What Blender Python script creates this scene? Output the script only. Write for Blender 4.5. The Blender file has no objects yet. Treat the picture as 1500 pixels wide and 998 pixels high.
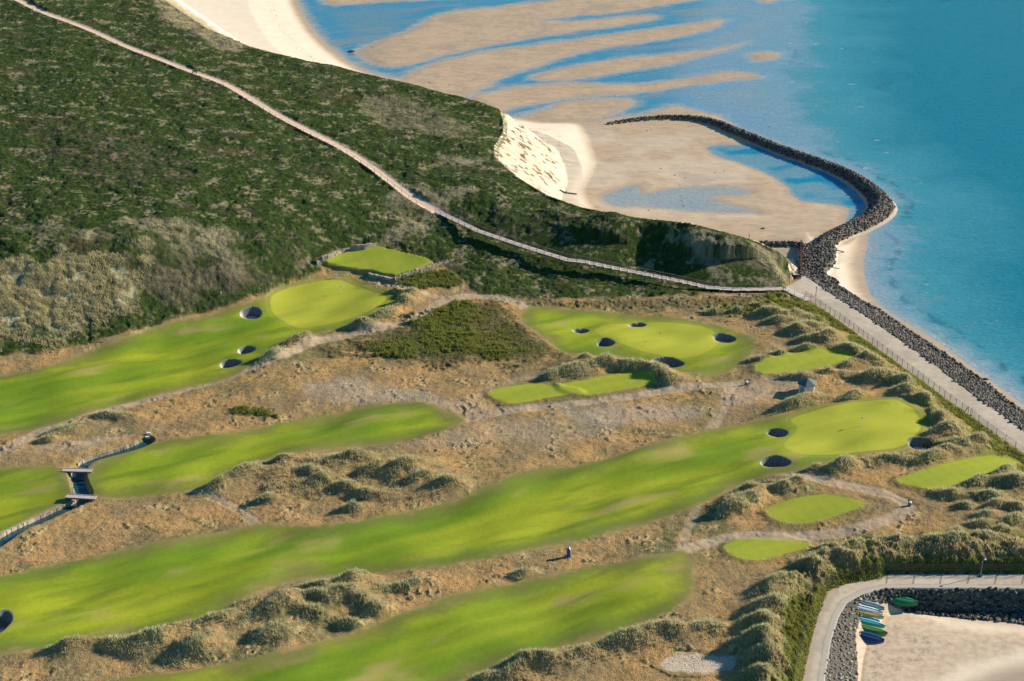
import bpy, math, random, os
import numpy as np
rng = np.random.default_rng(7); random.seed(7)
DU, DV = (1.25, 0.9) if not os.environ.get('DRAFT') else (2.2, 1.6)            # spacing of the terrain sheet
sc = bpy.context.scene
COL = sc.collection
F32 = np.float32
# ------------------------------------------------------------------ camera
CX, CY, F, H = 750.0, 499.0, 2126.0, 165.0
PITCH = math.atan(1037.0 / F)
cp, sp = math.cos(PITCH), math.sin(PITCH)
def ray(u, v):
    a = (np.asarray(u, float) - CX) / F; b = -(np.asarray(v, float) - CY) / F
    return a, cp + b * sp, -sp + b * cp
def at(u, v, z):
    a, y, zz = ray(u, v); t = (z - H) / zz
    return np.stack([a * t, y * t], -1)
def proj(x, y, z):
    dz = z - H; depth = y * cp - dz * sp; up = y * sp + dz * cp
    return CX + F * x / depth, CY - F * up / depth
def pxm(v): return 0.00545 * (v + 538.0)       # rough pixels per metre on the ground
cam_d = bpy.data.cameras.new('camera'); cam = bpy.data.objects.new('camera', cam_d); COL.objects.link(cam)
cam.location = (0, 0, H); cam.rotation_euler = (math.pi / 2 - PITCH, 0, 0)
cam_d.sensor_width = 36; cam_d.lens = 36 * F / 1500; cam_d.clip_start = 1; cam_d.clip_end = 60000
sc.camera = cam
# ------------------------------------------------------------------ light
SUN_EL, SUN_AZ = math.radians(23), math.radians(70)       # azimuth clockwise from +Y
sd = (math.sin(SUN_AZ) * math.cos(SUN_EL), math.cos(SUN_AZ) * math.cos(SUN_EL), math.sin(SUN_EL))
w = bpy.data.worlds.new('World'); sc.world = w; w.use_nodes = True
nt = w.node_tree; bg = nt.nodes['Background']; sky = nt.nodes.new('ShaderNodeTexSky')
sky.sky_type = 'NISHITA'; sky.sun_disc = False; sky.sun_elevation = SUN_EL; sky.sun_rotation = SUN_AZ
sky.air_density = 1.0; sky.dust_density = 0.3; sky.ozone_density = 2.0
tn = nt.nodes.new('ShaderNodeMix'); tn.data_type = 'RGBA'; tn.blend_type = 'MULTIPLY'; tn.inputs[0].default_value = 1; tn.inputs[7].default_value = (.42, .98, 1.22, 1)
nt.links.new(sky.outputs[0], tn.inputs[6]); nt.links.new(tn.outputs[2], bg.inputs[0]); bg.inputs[1].default_value = 0.062
ld = bpy.data.lights.new('sun', 'SUN'); ld.energy = 5.0; ld.angle = math.radians(0.6); ld.color = (1.0, 0.86, 0.64)
lo = bpy.data.objects.new('sun', ld); COL.objects.link(lo)
from mathutils import Vector
lo.rotation_euler = Vector(sd).to_track_quat('Z', 'Y').to_euler(); lo.location = (200, 200, 200)
sc.view_settings.view_transform = 'Standard'; sc.view_settings.look = 'None'
sc.view_settings.exposure = 0.72; sc.view_settings.gamma = 1.0
# ------------------------------------------------------------------ noise
_p = rng.permutation(256).astype(np.int32); PERM = np.concatenate([_p, _p, _p])
_a = rng.random(256) * 2 * np.pi; GX, GY = np.cos(_a).astype(F32), np.sin(_a).astype(F32)
def perlin(x, y, s=0):
    x = np.asarray(x, F32); y = np.asarray(y, F32)
    xf, yf = np.floor(x), np.floor(y); xi = (xf.astype(np.int32) + s * 37) & 255; yi = (yf.astype(np.int32) + s * 91) & 255
    fx, fy = x - xf, y - yf
    u = fx * fx * fx * (fx * (fx * 6 - 15) + 10); v = fy * fy * fy * (fy * (fy * 6 - 15) + 10)
    def g(ix, iy, dx, dy):
        h = PERM[PERM[ix & 255] + (iy & 255)]; return GX[h] * dx + GY[h] * dy
    a = g(xi, yi, fx, fy); b = g(xi + 1, yi, fx - 1, fy); c = g(xi, yi + 1, fx, fy - 1); d = g(xi + 1, yi + 1, fx - 1, fy - 1)
    return (a + (b - a) * u + (c - a + (a - b - c + d) * u) * v) * 1.5
def fbm(x, y, wl, octs=3, s=0, gain=0.5):
    r = 0; A = 1; tot = 0; f = 1.0 / wl
    for i in range(octs):
        r = r + A * perlin(x * f + 13.7 * i, y * f - 7.3 * i, s + i); tot += A; A *= gain; f *= 2.03
    return r / tot
def sst(a, b, x):
    t = np.clip((x - a) / (b - a), 0, 1); return t * t * (3 - 2 * t)
def rot(x, y, deg):
    c, s_ = math.cos(math.radians(deg)), math.sin(math.radians(deg)); return x * c + y * s_, -x * s_ + y * c
# ------------------------------------------------------------------ terrain heights: surveyed spots (image column, row, height in metres)
SP = [(0,950,7),(400,990,6.5),(800,990,6.3),(1150,900,6.2),(0,800,6.2),(500,800,6),(900,800,6),(1300,790,6.5),(1450,770,6.8),(1500,740,6.8),
(0,650,6),(300,650,6),(700,680,6),(1000,620,6),(1300,620,6.2),(1480,690,6.2),(100,560,6),(400,520,6.5),(250,560,5.6),(700,520,6.8),(900,500,6.7),
(1080,500,6.5),(1240,520,6.3),(1100,450,6),(1180,447,5.2),(1283,516,5),(1361,575,5),(1436,628,5),(1500,674,5),(1640,775,5),(1178,432,4.7),(1283,509,4.7),(1361,567,4.7),(1436,620,4.7),(1500,664,4.7),(1640,765,4.7),
(1185,405,4.6),(1300,498,4.6),(1400,570,4.6),(1500,637,4.6),(1640,735,4.6),(1750,830,4.6),(1500,835,4.5),(1350,835,4.6),(1500,855,4),(1350,855,4),(1250,868,4),(1210,900,4),(1195,960,4),(1185,1050,4),(1650,850,4),(1800,860,4),
(1140,990,6),(1160,900,5.5),(1200,860,4.8),(480,440,7),(545,425,7.6),(555,385,9.6),(500,385,9.8),(610,392,9),(590,378,9.6),
(0,528,6.6),(120,506,6.6),(250,470,7),(330,452,7.5),(400,426,8),(440,410,8.5),(465,392,10),(620,408,8.6),(700,432,7.2),(850,436,6.5),(1000,432,6),(1120,430,5.5),
(0,385,20),(100,380,20),(200,360,20.5),(300,340,20),(350,400,13),(300,400,13.5),(200,420,13.5),(60,440,13.5),(400,350,17),(450,340,16.5),(560,335,14.8),(600,325,14.6),(500,350,14),(430,375,14),
(700,400,8.6),(655,360,11),(610,360,12),(750,385,9),(830,405,7.6),(900,412,7),(640,312,15),(680,318,14.2),(740,345,12.3),(800,368,10.6),(850,385,9),(950,405,7),(1020,415,6.3),
(700,290,17),(750,300,16.5),(850,330,15.6),(900,345,14.2),(950,375,8.8),(920,362,11),(965,352,12.5),(1000,395,8),(1010,332,16.4),(1035,360,13.4),(1052,392,9.4),(1080,414,6.5),(1090,380,12),(1100,354,14),(1120,395,8.5),(1140,377,9.4),(1150,395,6),(1150,412,5),(1110,405,7.5),
(600,290,16.8),(500,212,20.5),(400,158,23),(286,107,25.5),(150,50,28),(28,0,30),(0,100,28.5),(0,250,25),(200,250,24),(400,270,20.5),(500,280,18.8),(560,300,17),(0,330,22.5),(200,320,22.5),
(735,162,18),(650,137,18.8),(560,113,19.5),(500,100,20.5),(370,70,23.5),(240,0,26.5),(722,225,17.2),(760,262,16.5),(850,304,16),(930,319,17.2),(650,210,18.6),(600,170,19.6),(690,245,17.4),(640,260,17.8),(550,200,19.6),(450,130,22.3),
(100,-80,32),(-200,-60,34),(-250,250,25),(-250,400,19),(-250,530,7),(-250,700,6),(-250,1000,7),(400,1200,6),(1000,1200,6),(-400,1300,6)]
SP = np.array(SP, float); SXY = at(SP[:, 0], SP[:, 1], SP[:, 2])
CR = 6.0
def _phi(r2): return -np.sqrt(r2 + CR * CR)
n = len(SP); A_ = np.zeros((n + 3, n + 3)); d2 = ((SXY[:, None] - SXY[None]) ** 2).sum(-1)
A_[:n, :n] = _phi(d2) + 1.5 * np.eye(n); A_[:n, n] = 1; A_[:n, n + 1:] = SXY / 100; A_[n, :n] = 1; A_[n + 1:, :n] = SXY.T / 100
Wt = np.linalg.solve(A_, np.concatenate([SP[:, 2], [0, 0, 0]]))
def land_h(x, y):
    x = np.asarray(x); sh = x.shape; x = x.ravel().astype(F32); y = np.asarray(y).ravel().astype(F32)
    r = (Wt[n] + Wt[n + 1] * x / 100 + Wt[n + 2] * y / 100).astype(F32)
    for i in range(n):
        r -= F32(Wt[i]) * np.sqrt((x - F32(SXY[i, 0])) ** 2 + (y - F32(SXY[i, 1])) ** 2 + F32(CR * CR))
    return np.clip(r, 2, 34).reshape(sh)
# signed distances
def seg_sd(P, X, Y, closed=True, vals=None):
    P = np.asarray(P, F32); Q = np.roll(P, -1, 0) if closed else P[1:]; P0 = P if closed else P[:-1]
    best = np.full(X.shape, 1e12, F32); ins = np.zeros(X.shape, bool); val = np.zeros(X.shape + np.shape(vals)[1:], F32) if vals is not None else None
    for i in range(len(P0)):
        ax, ay = P0[i]; bx, by = Q[i]; dx, dy = bx - ax, by - ay; L = dx * dx + dy * dy + 1e-9
        t = np.clip(((X - ax) * dx + (Y - ay) * dy) / L, 0, 1)
        d = (X - ax - t * dx) ** 2 + (Y - ay - t * dy) ** 2
        if vals is not None:
            m = d < best; j = (i + 1) % len(vals); tm_ = t[m]
            if vals.ndim == 2: val[m] = vals[i] + (vals[j] - vals[i]) * tm_[:, None]
            else: val[m] = vals[i] + (vals[j] - vals[i]) * tm_
        best = np.minimum(best, d)
        if closed and ay != by:
            c = ((ay > Y) != (by > Y)) & (X < (bx - ax) * (Y - ay) / (by - ay) + ax); ins ^= c
    d = np.sqrt(best)
    if closed: d = np.where(ins, d, -d)
    return (d, val) if vals is not None else d
# land edge: (column, row, height, slope of the bank below it)
LE = [(-500,-250,36,.7),(150,-62,28,.7),(240,0,26.5,.7),(300,40,25,.7),(365,68,23.6,.7),(440,87,21.8,.75),(500,99,20.5,.75),(540,109,19.8,.75),(600,122,18.6,.75),(650,136,18.6,.75),(700,148,18.2,.75),
(732,160,18,.8),(737,178,17.6,.78),(736,195,17.3,.76),(724,214,17.2,.74),(724,230,17,.74),(757,259,16.5,.76),(800,285,16,.8),(850,303,16,.85),(930,318,16.4,.9),(1010,326,16.8,.9),(1060,339,15.2,.9),
(1110,353,12.4,.9),(1140,368,10,.9),(1153,380,6.6,.9),(1156,396,4.6,.9),(1160,410,4.6,1.5),(1173,408,4.6,1.5),(1173,398,4.6,.45),(1177,403,4.6,.5),(1217,431,4.6,.42),(1260,458,4.6,.42),(1290,479,4.6,.42),(1333,509,4.6,.42),(1377,541,4.6,.42),(1400,560,4.6,.42),
 (1433,585,4.6,.42),(1467,608,4.6,.42),(1500,633,4.6,.42),(1600,704,4.6,.42),(1750,810,4.6,.6),(2000,900,4.6,.5),(2000,930,4,1.7),(1500,863,4,1.7),(1330,862,4,1.5),(1295,863,4,.9),(1262,872,4,.5),(1240,884,4,.5),(1228,905,4,.5),(1217,940,4,.5),(1208,998,4,.5),(1190,1100,4,.5),(1180,1500,4,.5),(-900,1500,6,.5)]
LE = np.array(LE, float); LEX = at(LE[:, 0], LE[:, 1], LE[:, 2]); LEX[0] = (-900, 1500); LEX[-1] = (-700, 60); LES = LE[:, 3]
LEXd = LEX.copy()
def pxpoly(p, z): p = np.array(p, float); return at(p[:, 0], p[:, 1], z)
def smooth(P, closed=True, k=4):
    P = np.asarray(P, float); n_ = len(P); out = []
    for i in range(n_ if closed else n_ - 1):
        g = (lambda j: P[j % n_]) if closed else (lambda j: P[min(max(j, 0), n_ - 1)])
        a, b, c, d = g(i - 1), g(i), g(i + 1), g(i + 2)
        for q in range(k):
            t = q / k; out.append(0.5 * ((2 * b) + (c - a) * t + (2 * a - 5 * b + 4 * c - d) * t * t + (-a + 3 * b - 3 * c + d) * t ** 3))
    if not closed: out.append(P[-1])
    return np.array(out)
# shore polygons lie on the tidal level (z = 0)
BEACH = [smooth(pxpoly(p, 0.3), k=3) for p in (
 [(200,-160),(380,-90),(428,-15),(445,22),(470,56),(500,82),(530,100),(565,112),(590,118),(600,160),(500,200),(300,150),(0,50)],
 [(735,172),(790,176),(850,178),(868,192),(878,215),(885,240),(876,262),(868,280),(878,298),(882,312),(860,340),(700,300),(650,220)],
 [(1170,330),(1215,352),(1245,343),(1268,340),(1270,360),(1264,385),(1268,410),(1278,433),(1305,458),(1360,490),(1402,520),(1440,548),(1500,592),(1600,665),(1800,800),(1760,840),(1500,660),(1350,560),(1200,450),(1160,400)],
 [(1180,880),(1230,860),(1330,868),(1400,890),(1500,900),(1620,920),(1650,985),(1560,985),(1480,1003),(1430,1025),(1380,1060),(1300,1150),(1150,1200)])]
BW = smooth(np.array([(893,179),(930,174),(975,171),(1020,173),(1050,180),(1075,191),(1110,205),(1150,221),(1190,235),(1222,247),(1252,262),(1278,281),(1292,301),(1278,318),(1250,333),(1218,348),(1195,366)], float), False, 3)
BWX = at(BW[:, 0], BW[:, 1], 1.0); BWR = np.interp(np.arange(len(BW)), [0, 6, 15, 27, 36, 40, 48], [1.1, 1.8, 2.6, 3.0, 4.0, 3.6, 3.2]).astype(F32)
SPUR = at(np.array([1112, 1135, 1160, 1174.]), np.array([356, 357, 357, 358.]), 1.5)
APRON = pxpoly([(1174,356),(1196,357),(1216,352),(1224,362),(1221,380),(1208,395),(1212,408),(1240,440),(1215,430),(1186,404),(1173,398)], 2.5)
BCAP = [2.2, 2.2, .7, 1.1]
def base_h(x, y, parts=False):
    x = np.asarray(x, F32); y = np.asarray(y, F32)
    dl, ez = seg_sd(LEXd, x, y, True, LE[:, 2:4].astype(F32)); sl = ez[..., 1]; ez = ez[..., 0]; lh = land_h(x, y); lh = ez + (lh - ez) * sst(0, 5, dl)
    b = np.full(x.shape, 0.0, F32); bs = np.full(x.shape, -1e6, F32)
    b = np.zeros(x.shape, F32)
    for kb_, P in enumerate(BEACH):
        d = seg_sd(P, x, y); bs = np.maximum(bs, d); b = np.maximum(b, np.clip(d * .09, 0, BCAP[kb_]))
    out = -dl                                                     # metres beyond the land edge
    bank = ez - np.maximum(out, 0) * sl
    z = np.where(out > 0, np.maximum(bank, b), lh)
    br, rr = seg_sd(BWX, x, y, False, BWR); rid = (rr * 0.85) * np.clip(1.25 - br / rr, 0, 1) * 0.95
    sp_ = seg_sd(SPUR, x, y, False); rid = np.maximum(rid, 1.9 * np.clip(1.3 - sp_ / 1.6, 0, 1))
    ap = seg_sd(APRON, x, y); rid = np.maximum(rid, np.where(dl < 0, np.clip(ap + 1.2, 0, 1.5) * 1.7, 0) + 0)
    z2 = np.where(dl < 0.0, np.maximum(z, rid), z)
    if parts: return z2, dl, sl, bs, br - rr, sp_ - 1.8, ap
    return z2
def pick(uv, zf=base_h):
    uv = np.asarray(uv, float).reshape(-1, 2); a, yy, zz = ray(uv[:, 0], uv[:, 1])
    res = np.zeros((len(uv), 3)); zs = np.linspace(38, -0.2, 260)
    T = (zs[None] - H) / zz[:, None]; X, Y = a[:, None] * T, yy[:, None] * T
    Z = zf(X, Y); below = zs[None] <= Z + 1e-3; below[:, -1] = True; k = below.argmax(1)
    for i, kk in enumerate(k):
        z1 = zs[kk]
        if 0 < kk < len(zs) - 1:
            g0 = zs[kk - 1] - Z[i, kk - 1]; g1 = zs[kk] - Z[i, kk]; f = g0 / max(g0 - g1, 1e-6); z1 = zs[kk - 1] + (zs[kk] - zs[kk - 1]) * min(max(f, 0), 1)
        t = (z1 - H) / zz[i]; res[i] = (a[i] * t, yy[i] * t, z1)
    return res
def gp(p, closed=True, k=4): return smooth(pick(p)[:, :2], closed, k)
# ------------------------------------------------------------------ layout of the course (outlines laid on the ground)
FAIR = {
 'a': [(-60,552),(0,546),(60,538),(130,514),(200,491),(260,471),(330,453),(378,439),(400,425),(440,414),(490,406),(532,408),(548,416),(575,428),(590,440),(565,455),(540,468),(500,483),(468,490),(440,497),(404,517),(372,535),(335,553),(290,565),(230,580),(165,594),(125,608),(60,627),(0,638),(-80,655)],
 'b': [(-80,694),(0,684),(60,680),(92,688),(106,700),(110,720),(98,736),(60,754),(22,776),(-80,815)],
 'c': [(126,694),(150,676),(205,652),(250,645),(330,635),(400,620),(480,605),(530,594),(600,589),(650,600),(684,614),(655,633),(600,646),(530,655),(480,661),(440,665),(380,681),(330,701),(285,719),(210,728),(146,732),(130,718)],
 'd': [(768,451),(800,447),(870,452),(950,460),(1010,468),(1060,478),(1095,489),(1108,501),(1102,520),(1080,536),(1050,549),(1003,547),(975,536),(930,529),(880,527),(840,522),(820,513),(795,495),(772,481),(760,463)],
 'e': [(-80,860),(0,845),(60,830),(150,810),(250,790),(330,775),(380,766),(450,768),(520,762),(600,746),(670,730),(712,714),(742,699),(790,685),(850,680),(900,668),(950,651),(1000,636),(1060,622),(1130,608),(1180,598),(1240,592),(1300,588),(1345,598),(1364,620),(1352,645),(1318,661),(1262,666),(1232,674),(1190,690),(1150,697),(1100,706),(1060,725),(1020,745),(950,766),(880,786),(800,806),(700,826),(600,838),(520,840),(430,851),(380,870),(330,896),(250,921),(190,931),(140,941),(60,953),(0,963),(-80,970)],
 'f': [(170,998),(200,987),(300,975),(400,959),(480,936),(560,907),(600,891),(680,866),(760,850),(850,830),(920,820),(980,812),(1008,812),(1018,850),(1010,880),(960,906),(900,930),(830,945),(780,960),(720,977),(680,998),(650,1080),(100,1080)]}
GREEN = {
 'a': [(396,446),(408,426),(450,414),(500,411),(540,424),(566,437),(548,455),(500,471),(440,480),(410,470)],
 'd': [(872,478),(920,470),(1000,473),(1040,483),(1052,500),(1030,517),(985,522),(930,514),(893,498)],
 'e': [(1160,612),(1220,598),(1290,592),(1335,604),(1348,630),(1322,654),(1255,664),(1185,668),(1148,657),(1158,640),(1168,628)]}
TEE = [
 [(470,384),(512,372),(552,365),(600,376),(634,388),(578,407),(545,400),(505,397)],
 [(714,578),(735,569),(790,564),(828,571),(850,577),(800,585),(757,593),(735,590)],
 [(818,566),(860,558),(900,550),(940,548),(962,562),(912,573),(860,581),(835,577)],
 [(1106,536),(1150,522),(1200,514),(1235,517),(1250,524),(1215,537),(1160,546),(1118,549)],
 [(1122,750),(1160,733),(1205,726),(1240,731),(1268,740),(1232,755),(1182,769),(1142,766)],
 [(1060,802),(1090,790),(1130,787),(1170,794),(1187,802),(1150,813),(1110,823),(1078,818)],
 [(1312,705),(1370,685),(1410,675),(1455,669),(1492,680),(1450,696),(1400,712),(1368,719),(1335,713)]]
BUNK = [(368,460,16,7.5,1.5),(361,514,13.5,6,1.4),(337,532,16,6.5,1.4),(851,480,13,4,1.1),(934,473,13,4,1.1),(887,502,14,9,1.6),(1061,494,17,6.8,1.2),(978,528,25,7,1.4),(1136,679,22,9,1.7),(1138,633,17,7,1.4),(1350,652,21,9,1.4),(-3,913,17,15,1.7)]
PATHS = [([(-80,700),(0,665),(70,628),(130,606),(230,582),(300,562),(370,538),(420,522),(460,503),(540,485),(600,470),(640,447),(662,437),(700,433),(740,438),(768,448)],1.35,1),
 ([(662,437),(620,431),(585,420),(560,414),(540,406)],1.0,.8),
 ([(668,618),(690,611),(760,600),(850,590),(950,577),(1020,566),(1070,563),(1092,560)],1.3,1),
 ([(1075,563),(1062,590),(1050,615),(1038,634)],1.3,.7),
 ([(1000,808),(1050,791),(1100,784),(1180,786),(1250,776),(1300,761),(1330,745),(1312,728),(1262,715),(1200,703),(1160,699)],1.45,1),
 ([(283,719),(325,735),(352,748),(378,768)],.9,.8),([(1022,745),(1010,770),(996,812)],.8,.6),
 ([(690,583),(760,556),(830,541)],1.1,.5),
 ([(60,655),(120,648),(190,638)],.9,.6),([(690,432),(850,434),(960,432),(1040,430),(1100,434)],.45,.8),([(0,998),(-20,990)],.2,.1)]
HPATH = [(-60,-40),(28,0),(60,16),(120,38),(180,65),(240,88),(286,106),(330,122),(370,145),(410,169),(450,190),(500,215),(540,240),(580,270),(610,292),(641,309)]
GOLFLAND = [(-250,560),(0,520),(60,515),(120,504),(200,485),(260,465),(330,449),(385,430),(420,414),(447,406),(470,396),(462,382),(480,374),(520,364),(560,360),(600,370),(648,388),(664,402),(700,428),(760,436),(850,437),(1000,433),(1100,424),(1150,422)]
BARS = [smooth(pxpoly(p, 0.0), k=4) for p in (
 [(525,79),(540,67),(580,52),(610,40),(650,20),(733,10),(833,-2),(1000,-18),(1040,-4),(1000,4),(900,18),(833,24),(790,30),(850,31),(950,22),(962,28),(900,38),(833,47),(733,63),(650,80),(583,97),(545,92)],
 [(585,120),(627,97),(687,80),(767,68),(867,55),(1000,35),(1040,27),(1074,28),(1050,44),(1000,55),(930,64),(867,73),(820,85),(783,97),(735,113),(690,138),(600,160)],
 [(780,115),(817,103),(900,87),(1000,75),(1060,64),(1097,57),(1112,62),(1083,74),(1000,94),(900,107),(833,117)],
 [(690,142),(767,127),(833,122),(933,123),(1000,112),(1067,101),(1126,108),(1128,118),(1060,124),(1000,130),(933,137),(833,145),(750,158),(720,170)],
 [(735,178),(763,172),(800,160),(833,150),(917,143),(934,152),(900,168),(850,180)],
 [(945,168),(965,158),(995,153),(1040,162),(1075,172),(1060,190),(1000,180)],
 [(480,6),(560,2),(680,-4),(760,-12),(640,-24),(500,-18)],
 [(1080,78),(1120,72),(1156,76),(1150,88),(1100,94)],[(1120,8),(1180,-4),(1260,-14),(1180,-20),(1100,-6)])]
BAY = smooth(pxpoly([(900,172),(975,168),(1050,178),(1110,200),(1190,232),(1250,258),(1292,300),(1250,334),(1200,362),(1174,358),(1100,356),(1000,380),(800,330),(700,250),(700,180),(830,178)], 0.0), k=3)
POOLS = [smooth(pxpoly(p, 0.0), k=4) for p in (
 [(1034,216),(1060,212),(1090,212),(1120,210),(1160,225),(1210,243),(1250,264),(1272,286),(1268,308),(1245,326),(1238,322),(1244,308),(1225,301),(1190,297),(1165,291),(1148,270),(1120,254),(1080,238),(1050,229)],
 [(880,288),(905,278),(935,271),(942,284),(985,276),(1060,274),(1099,280),(1085,286),(1040,289),(1070,301),(1112,312),(1050,311),(1000,308),(940,303),(900,302)])]
HARB = smooth(pxpoly([(1370,1010),(1430,975),(1500,955),(1640,900),(1900,900),(1900,1200),(1300,1200)], 0.0), k=3)
DEEP = pxpoly([(1190,-200),(1150,-40),(1185,10),(1180,60),(1175,110),(1185,160),(1210,215),(1270,245),(1320,285),(1330,330),(1305,380),(1310,425),(1350,465),(1420,520),(1480,570),(1560,630),(1800,800),(3000,900),(3000,-300)], 0.0)
# grass mounds: area text -> list of (column,row,half width,half height)
MOUNDS = {
 'beside the top left putting green': [(532,416,10,5),(575,426,14,6),(603,430,13,6),(590,441,15,8),(563,460,20,9),(532,475,22,8)],
 'on the dune spur right of the upper left fairway': [(437,500,22,7),(400,520,20,10)],
 'on the sandy ridge below the upper right putting green': [(808,551,10,6),(843,543,25,10),(857,530,10,5),(887,533,20,9),(927,536,25,9),(957,546,20,10),(980,557,14,8)],
 'in the rough at the far left above the stream': [(170,608,28,6),(100,630,25,6),(70,643,12,5)],
 'on the central dune between the two long fairways': [(370,681,15,7),(357,699,20,9),(320,713,22,8),(450,693,20,9),(473,706,15,8),(410,681,15,5),(393,731,16,8),(517,676,25,8),(547,691,20,8),(590,688,25,10),(617,703,15,8),(507,716,15,8),(537,724,15,8),(517,742,15,8),(655,716,16,6)],
 'on the dune ridge at the lower left': [(110,946,25,6),(187,946,30,12),(230,939,20,10),(290,943,35,18),(320,914,30,8),(343,886,15,5),(393,899,30,10),(400,921,30,18),(460,896,25,12),(467,862,25,8),(473,879,25,10),(523,841,18,6),(513,854,18,8),(507,873,20,10),(530,883,15,8),(550,893,18,8),(510,909,18,9),(593,858,32,6)],
 'on the rough beside the bottom fairway': [(713,996,20,8),(753,986,20,10),(760,967,30,11),(800,973,20,10),(850,963,15,6),(887,949,15,6),(917,939,28,12),(977,926,25,10),(765,838,16,6)],
 'on the dunes at the lower right': [(1040,919,30,12),(1117,916,25,12),(1133,893,20,12),(1110,939,28,14),(1117,966,25,14),(1110,989,20,10),(1140,856,20,12),(1217,823,30,9),(1187,835,20,9),(1250,809,20,8),(1213,806,15,6)],
 'in the rough near the right edge of the course': [(1317,799,25,6),(1383,799,30,6),(1433,789,25,8),(1400,778,12,6),(1467,776,15,6),(1437,766,18,6),(1483,759,20,8),(1443,751,15,7),(1460,738,15,6),(1490,741,15,7),(1450,724,20,8),(1413,739,10,5),(1393,721,22,9),(1483,706,20,9),(1430,704,18,8),(1470,689,15,7)],
 'around the two tees in the lower right': [(1233,683,22,10),(1193,686,12,6),(1317,673,25,8),(1367,671,20,8),(1083,746,20,8),(1100,733,18,8),(1097,719,15,7),(1147,716,18,7),(1167,709,10,6),(1063,751,15,6)],
 'in the dune strip beside the promenade fence': [(1043,456,12,5),(1080,455,10,5),(1107,450,14,6),(1130,460,18,8),(1137,471,12,6),(1167,463,18,6),(1187,466,14,6),(1167,483,20,9),(1193,481,20,8),(1180,498,14,6),(1213,496,18,9),(1183,510,16,7),(1143,518,12,5),(1110,525,17,5),(1247,511,22,10),(1273,526,12,9),(1240,535,10,5),(1213,543,14,7),(1280,550,30,12),(1323,563,20,9),(1323,577,16,7),(1353,590,12,5)],
 'around the hut and the right putting green': [(1173,550,24,7),(1163,590,25,10),(1247,583,18,8),(1310,590,25,8),(1340,602,15,7),(1367,612,20,9),(1390,630,22,9),(1353,634,14,6),(1400,650,22,9),(1433,648,20,8),(1383,662,16,6)]}
RIDGES = [([(110,945),(190,932),(290,920),(345,900),(400,890),(470,876),(520,860)],4.5,2.0),([(330,702),(400,690),(520,682),(600,695),(660,716)],6,1.7),([(420,720),(520,715),(600,725)],6,.9),
 ([(810,550),(880,534),(950,542),(990,560)],3.5,1.1),([(1060,747),(1110,722),(1165,709)],3.5,1.5),([(1130,462),(1250,520),(1330,580),(1400,640),(1480,705)],6,1.2),
 ([(1130,1030),(1122,900),(1160,862),(1220,828),(1330,808),(1500,815),(1700,820)],4.5,2.0),([(530,475),(600,437)],3,.9),([(395,522),(445,500)],3,1.0),([(700,1000),(800,972),(920,938),(1000,925)],5,1.2),([(510,850),(550,890)],4,1.0),
 ([(1190,690),(1240,684),(1320,676),(1400,668)],3.5,1.0),([(1160,592),(1250,588),(1320,592)],3,.8)]
# ------------------------------------------------------------------ terrain sheet
def axis(lo, a, b, hi, d, g=1.12):
    c = list(np.arange(a, b, d)); s = d; v = a; left = []
    while v > lo: s *= g; v -= s; left.append(max(v, lo))
    s = d; v = c[-1]; right = []
    while v < hi: s *= g; v += s; right.append(min(v, hi))
    return np.array(left[::-1] + c + right)
US = axis(-1500, -40, 1620, 3000, DU); VS = axis(-440, -12, 1030, 1700, DV)
NU, NV = len(US), len(VS)
UU, VV = np.meshgrid(US, VS); XY = at(UU, VV, 5.0)
X = XY[..., 0].astype(F32); Y = XY[..., 1].astype(F32); del XY, UU, VV
Z, DL, SL, BS, BRD, SPD, APD = base_h(X, Y, True)
LAND = DL > 0
def blob(P, width, closed=True):       # soft mask from an outline: 1 inside, 0 outside, fading over `width` metres
    lo = P.min(0) - width * 3 - 2; hi = P.max(0) + width * 3 + 2
    m = (X > lo[0]) & (X < hi[0]) & (Y > lo[1]) & (Y < hi[1]); d = np.full(X.shape, -99.0, F32)
    if m.any(): d[m] = seg_sd(P, X[m], Y[m])
    return d
def line(P, R):
    P = np.asarray(P); lo = P.min(0) - R; hi = P.max(0) + R
    m = (X > lo[0]) & (X < hi[0]) & (Y > lo[1]) & (Y < hi[1]); d = np.full(X.shape, 99.0, F32)
    if m.any(): d[m] = seg_sd(P, X[m], Y[m], False)
    return d
wob = fbm(X, Y, 5.0, 3, 3); wob2 = fbm(X, Y, 1.6, 2, 9)
sdF = {k: blob(gp(p), 2) for k, p in FAIR.items()}; sdFair = np.maximum.reduce(list(sdF.values()))
sdG = {k: blob(gp(p), 2) for k, p in GREEN.items()}
sdT = [blob(gp(p, k=2), 2) for p in TEE]; sdTee = np.maximum.reduce(sdT)
mown = np.maximum(sdFair, sdTee)
gl = pick(GOLFLAND)[:, :2]
GLP = np.concatenate([gl, at(np.array([1152,1165,1190,1345,1540,1800,2500,2500,1180,-900]), np.array([410,396,392,490,625,780,850,1000,1650,1650]), 4.6), at(np.array([-900.]), np.array([560.]), 7)])
sdGolf = seg_sd(GLP, X, Y)
heath = sst(-0.8, 0.8, -sdGolf + wob * 1.2) * LAND
sdHP = line(gp(HPATH, False, 3), 12)
# undulation: soft on mown turf, dunes elsewhere, shrubs on the heath
rx_, ry_ = rot(X, Y, 29)
und = fbm(rx_ / 2.2, ry_, 13.0, 2, 21) * 1.7 + fbm(X, Y, 60, 2, 25) * .6
near_edge = sst(0, 14, DL)
golf = LAND * (1 - heath)
Z = Z + golf * und * near_edge * sst(-4, 8, sdFair + 6) * 0.9
prom = LAND * (1 - sst(4.2, 4.6, DL)) * 0
rough = golf * (1 - sst(-1.2, 0.8, mown))
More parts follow.
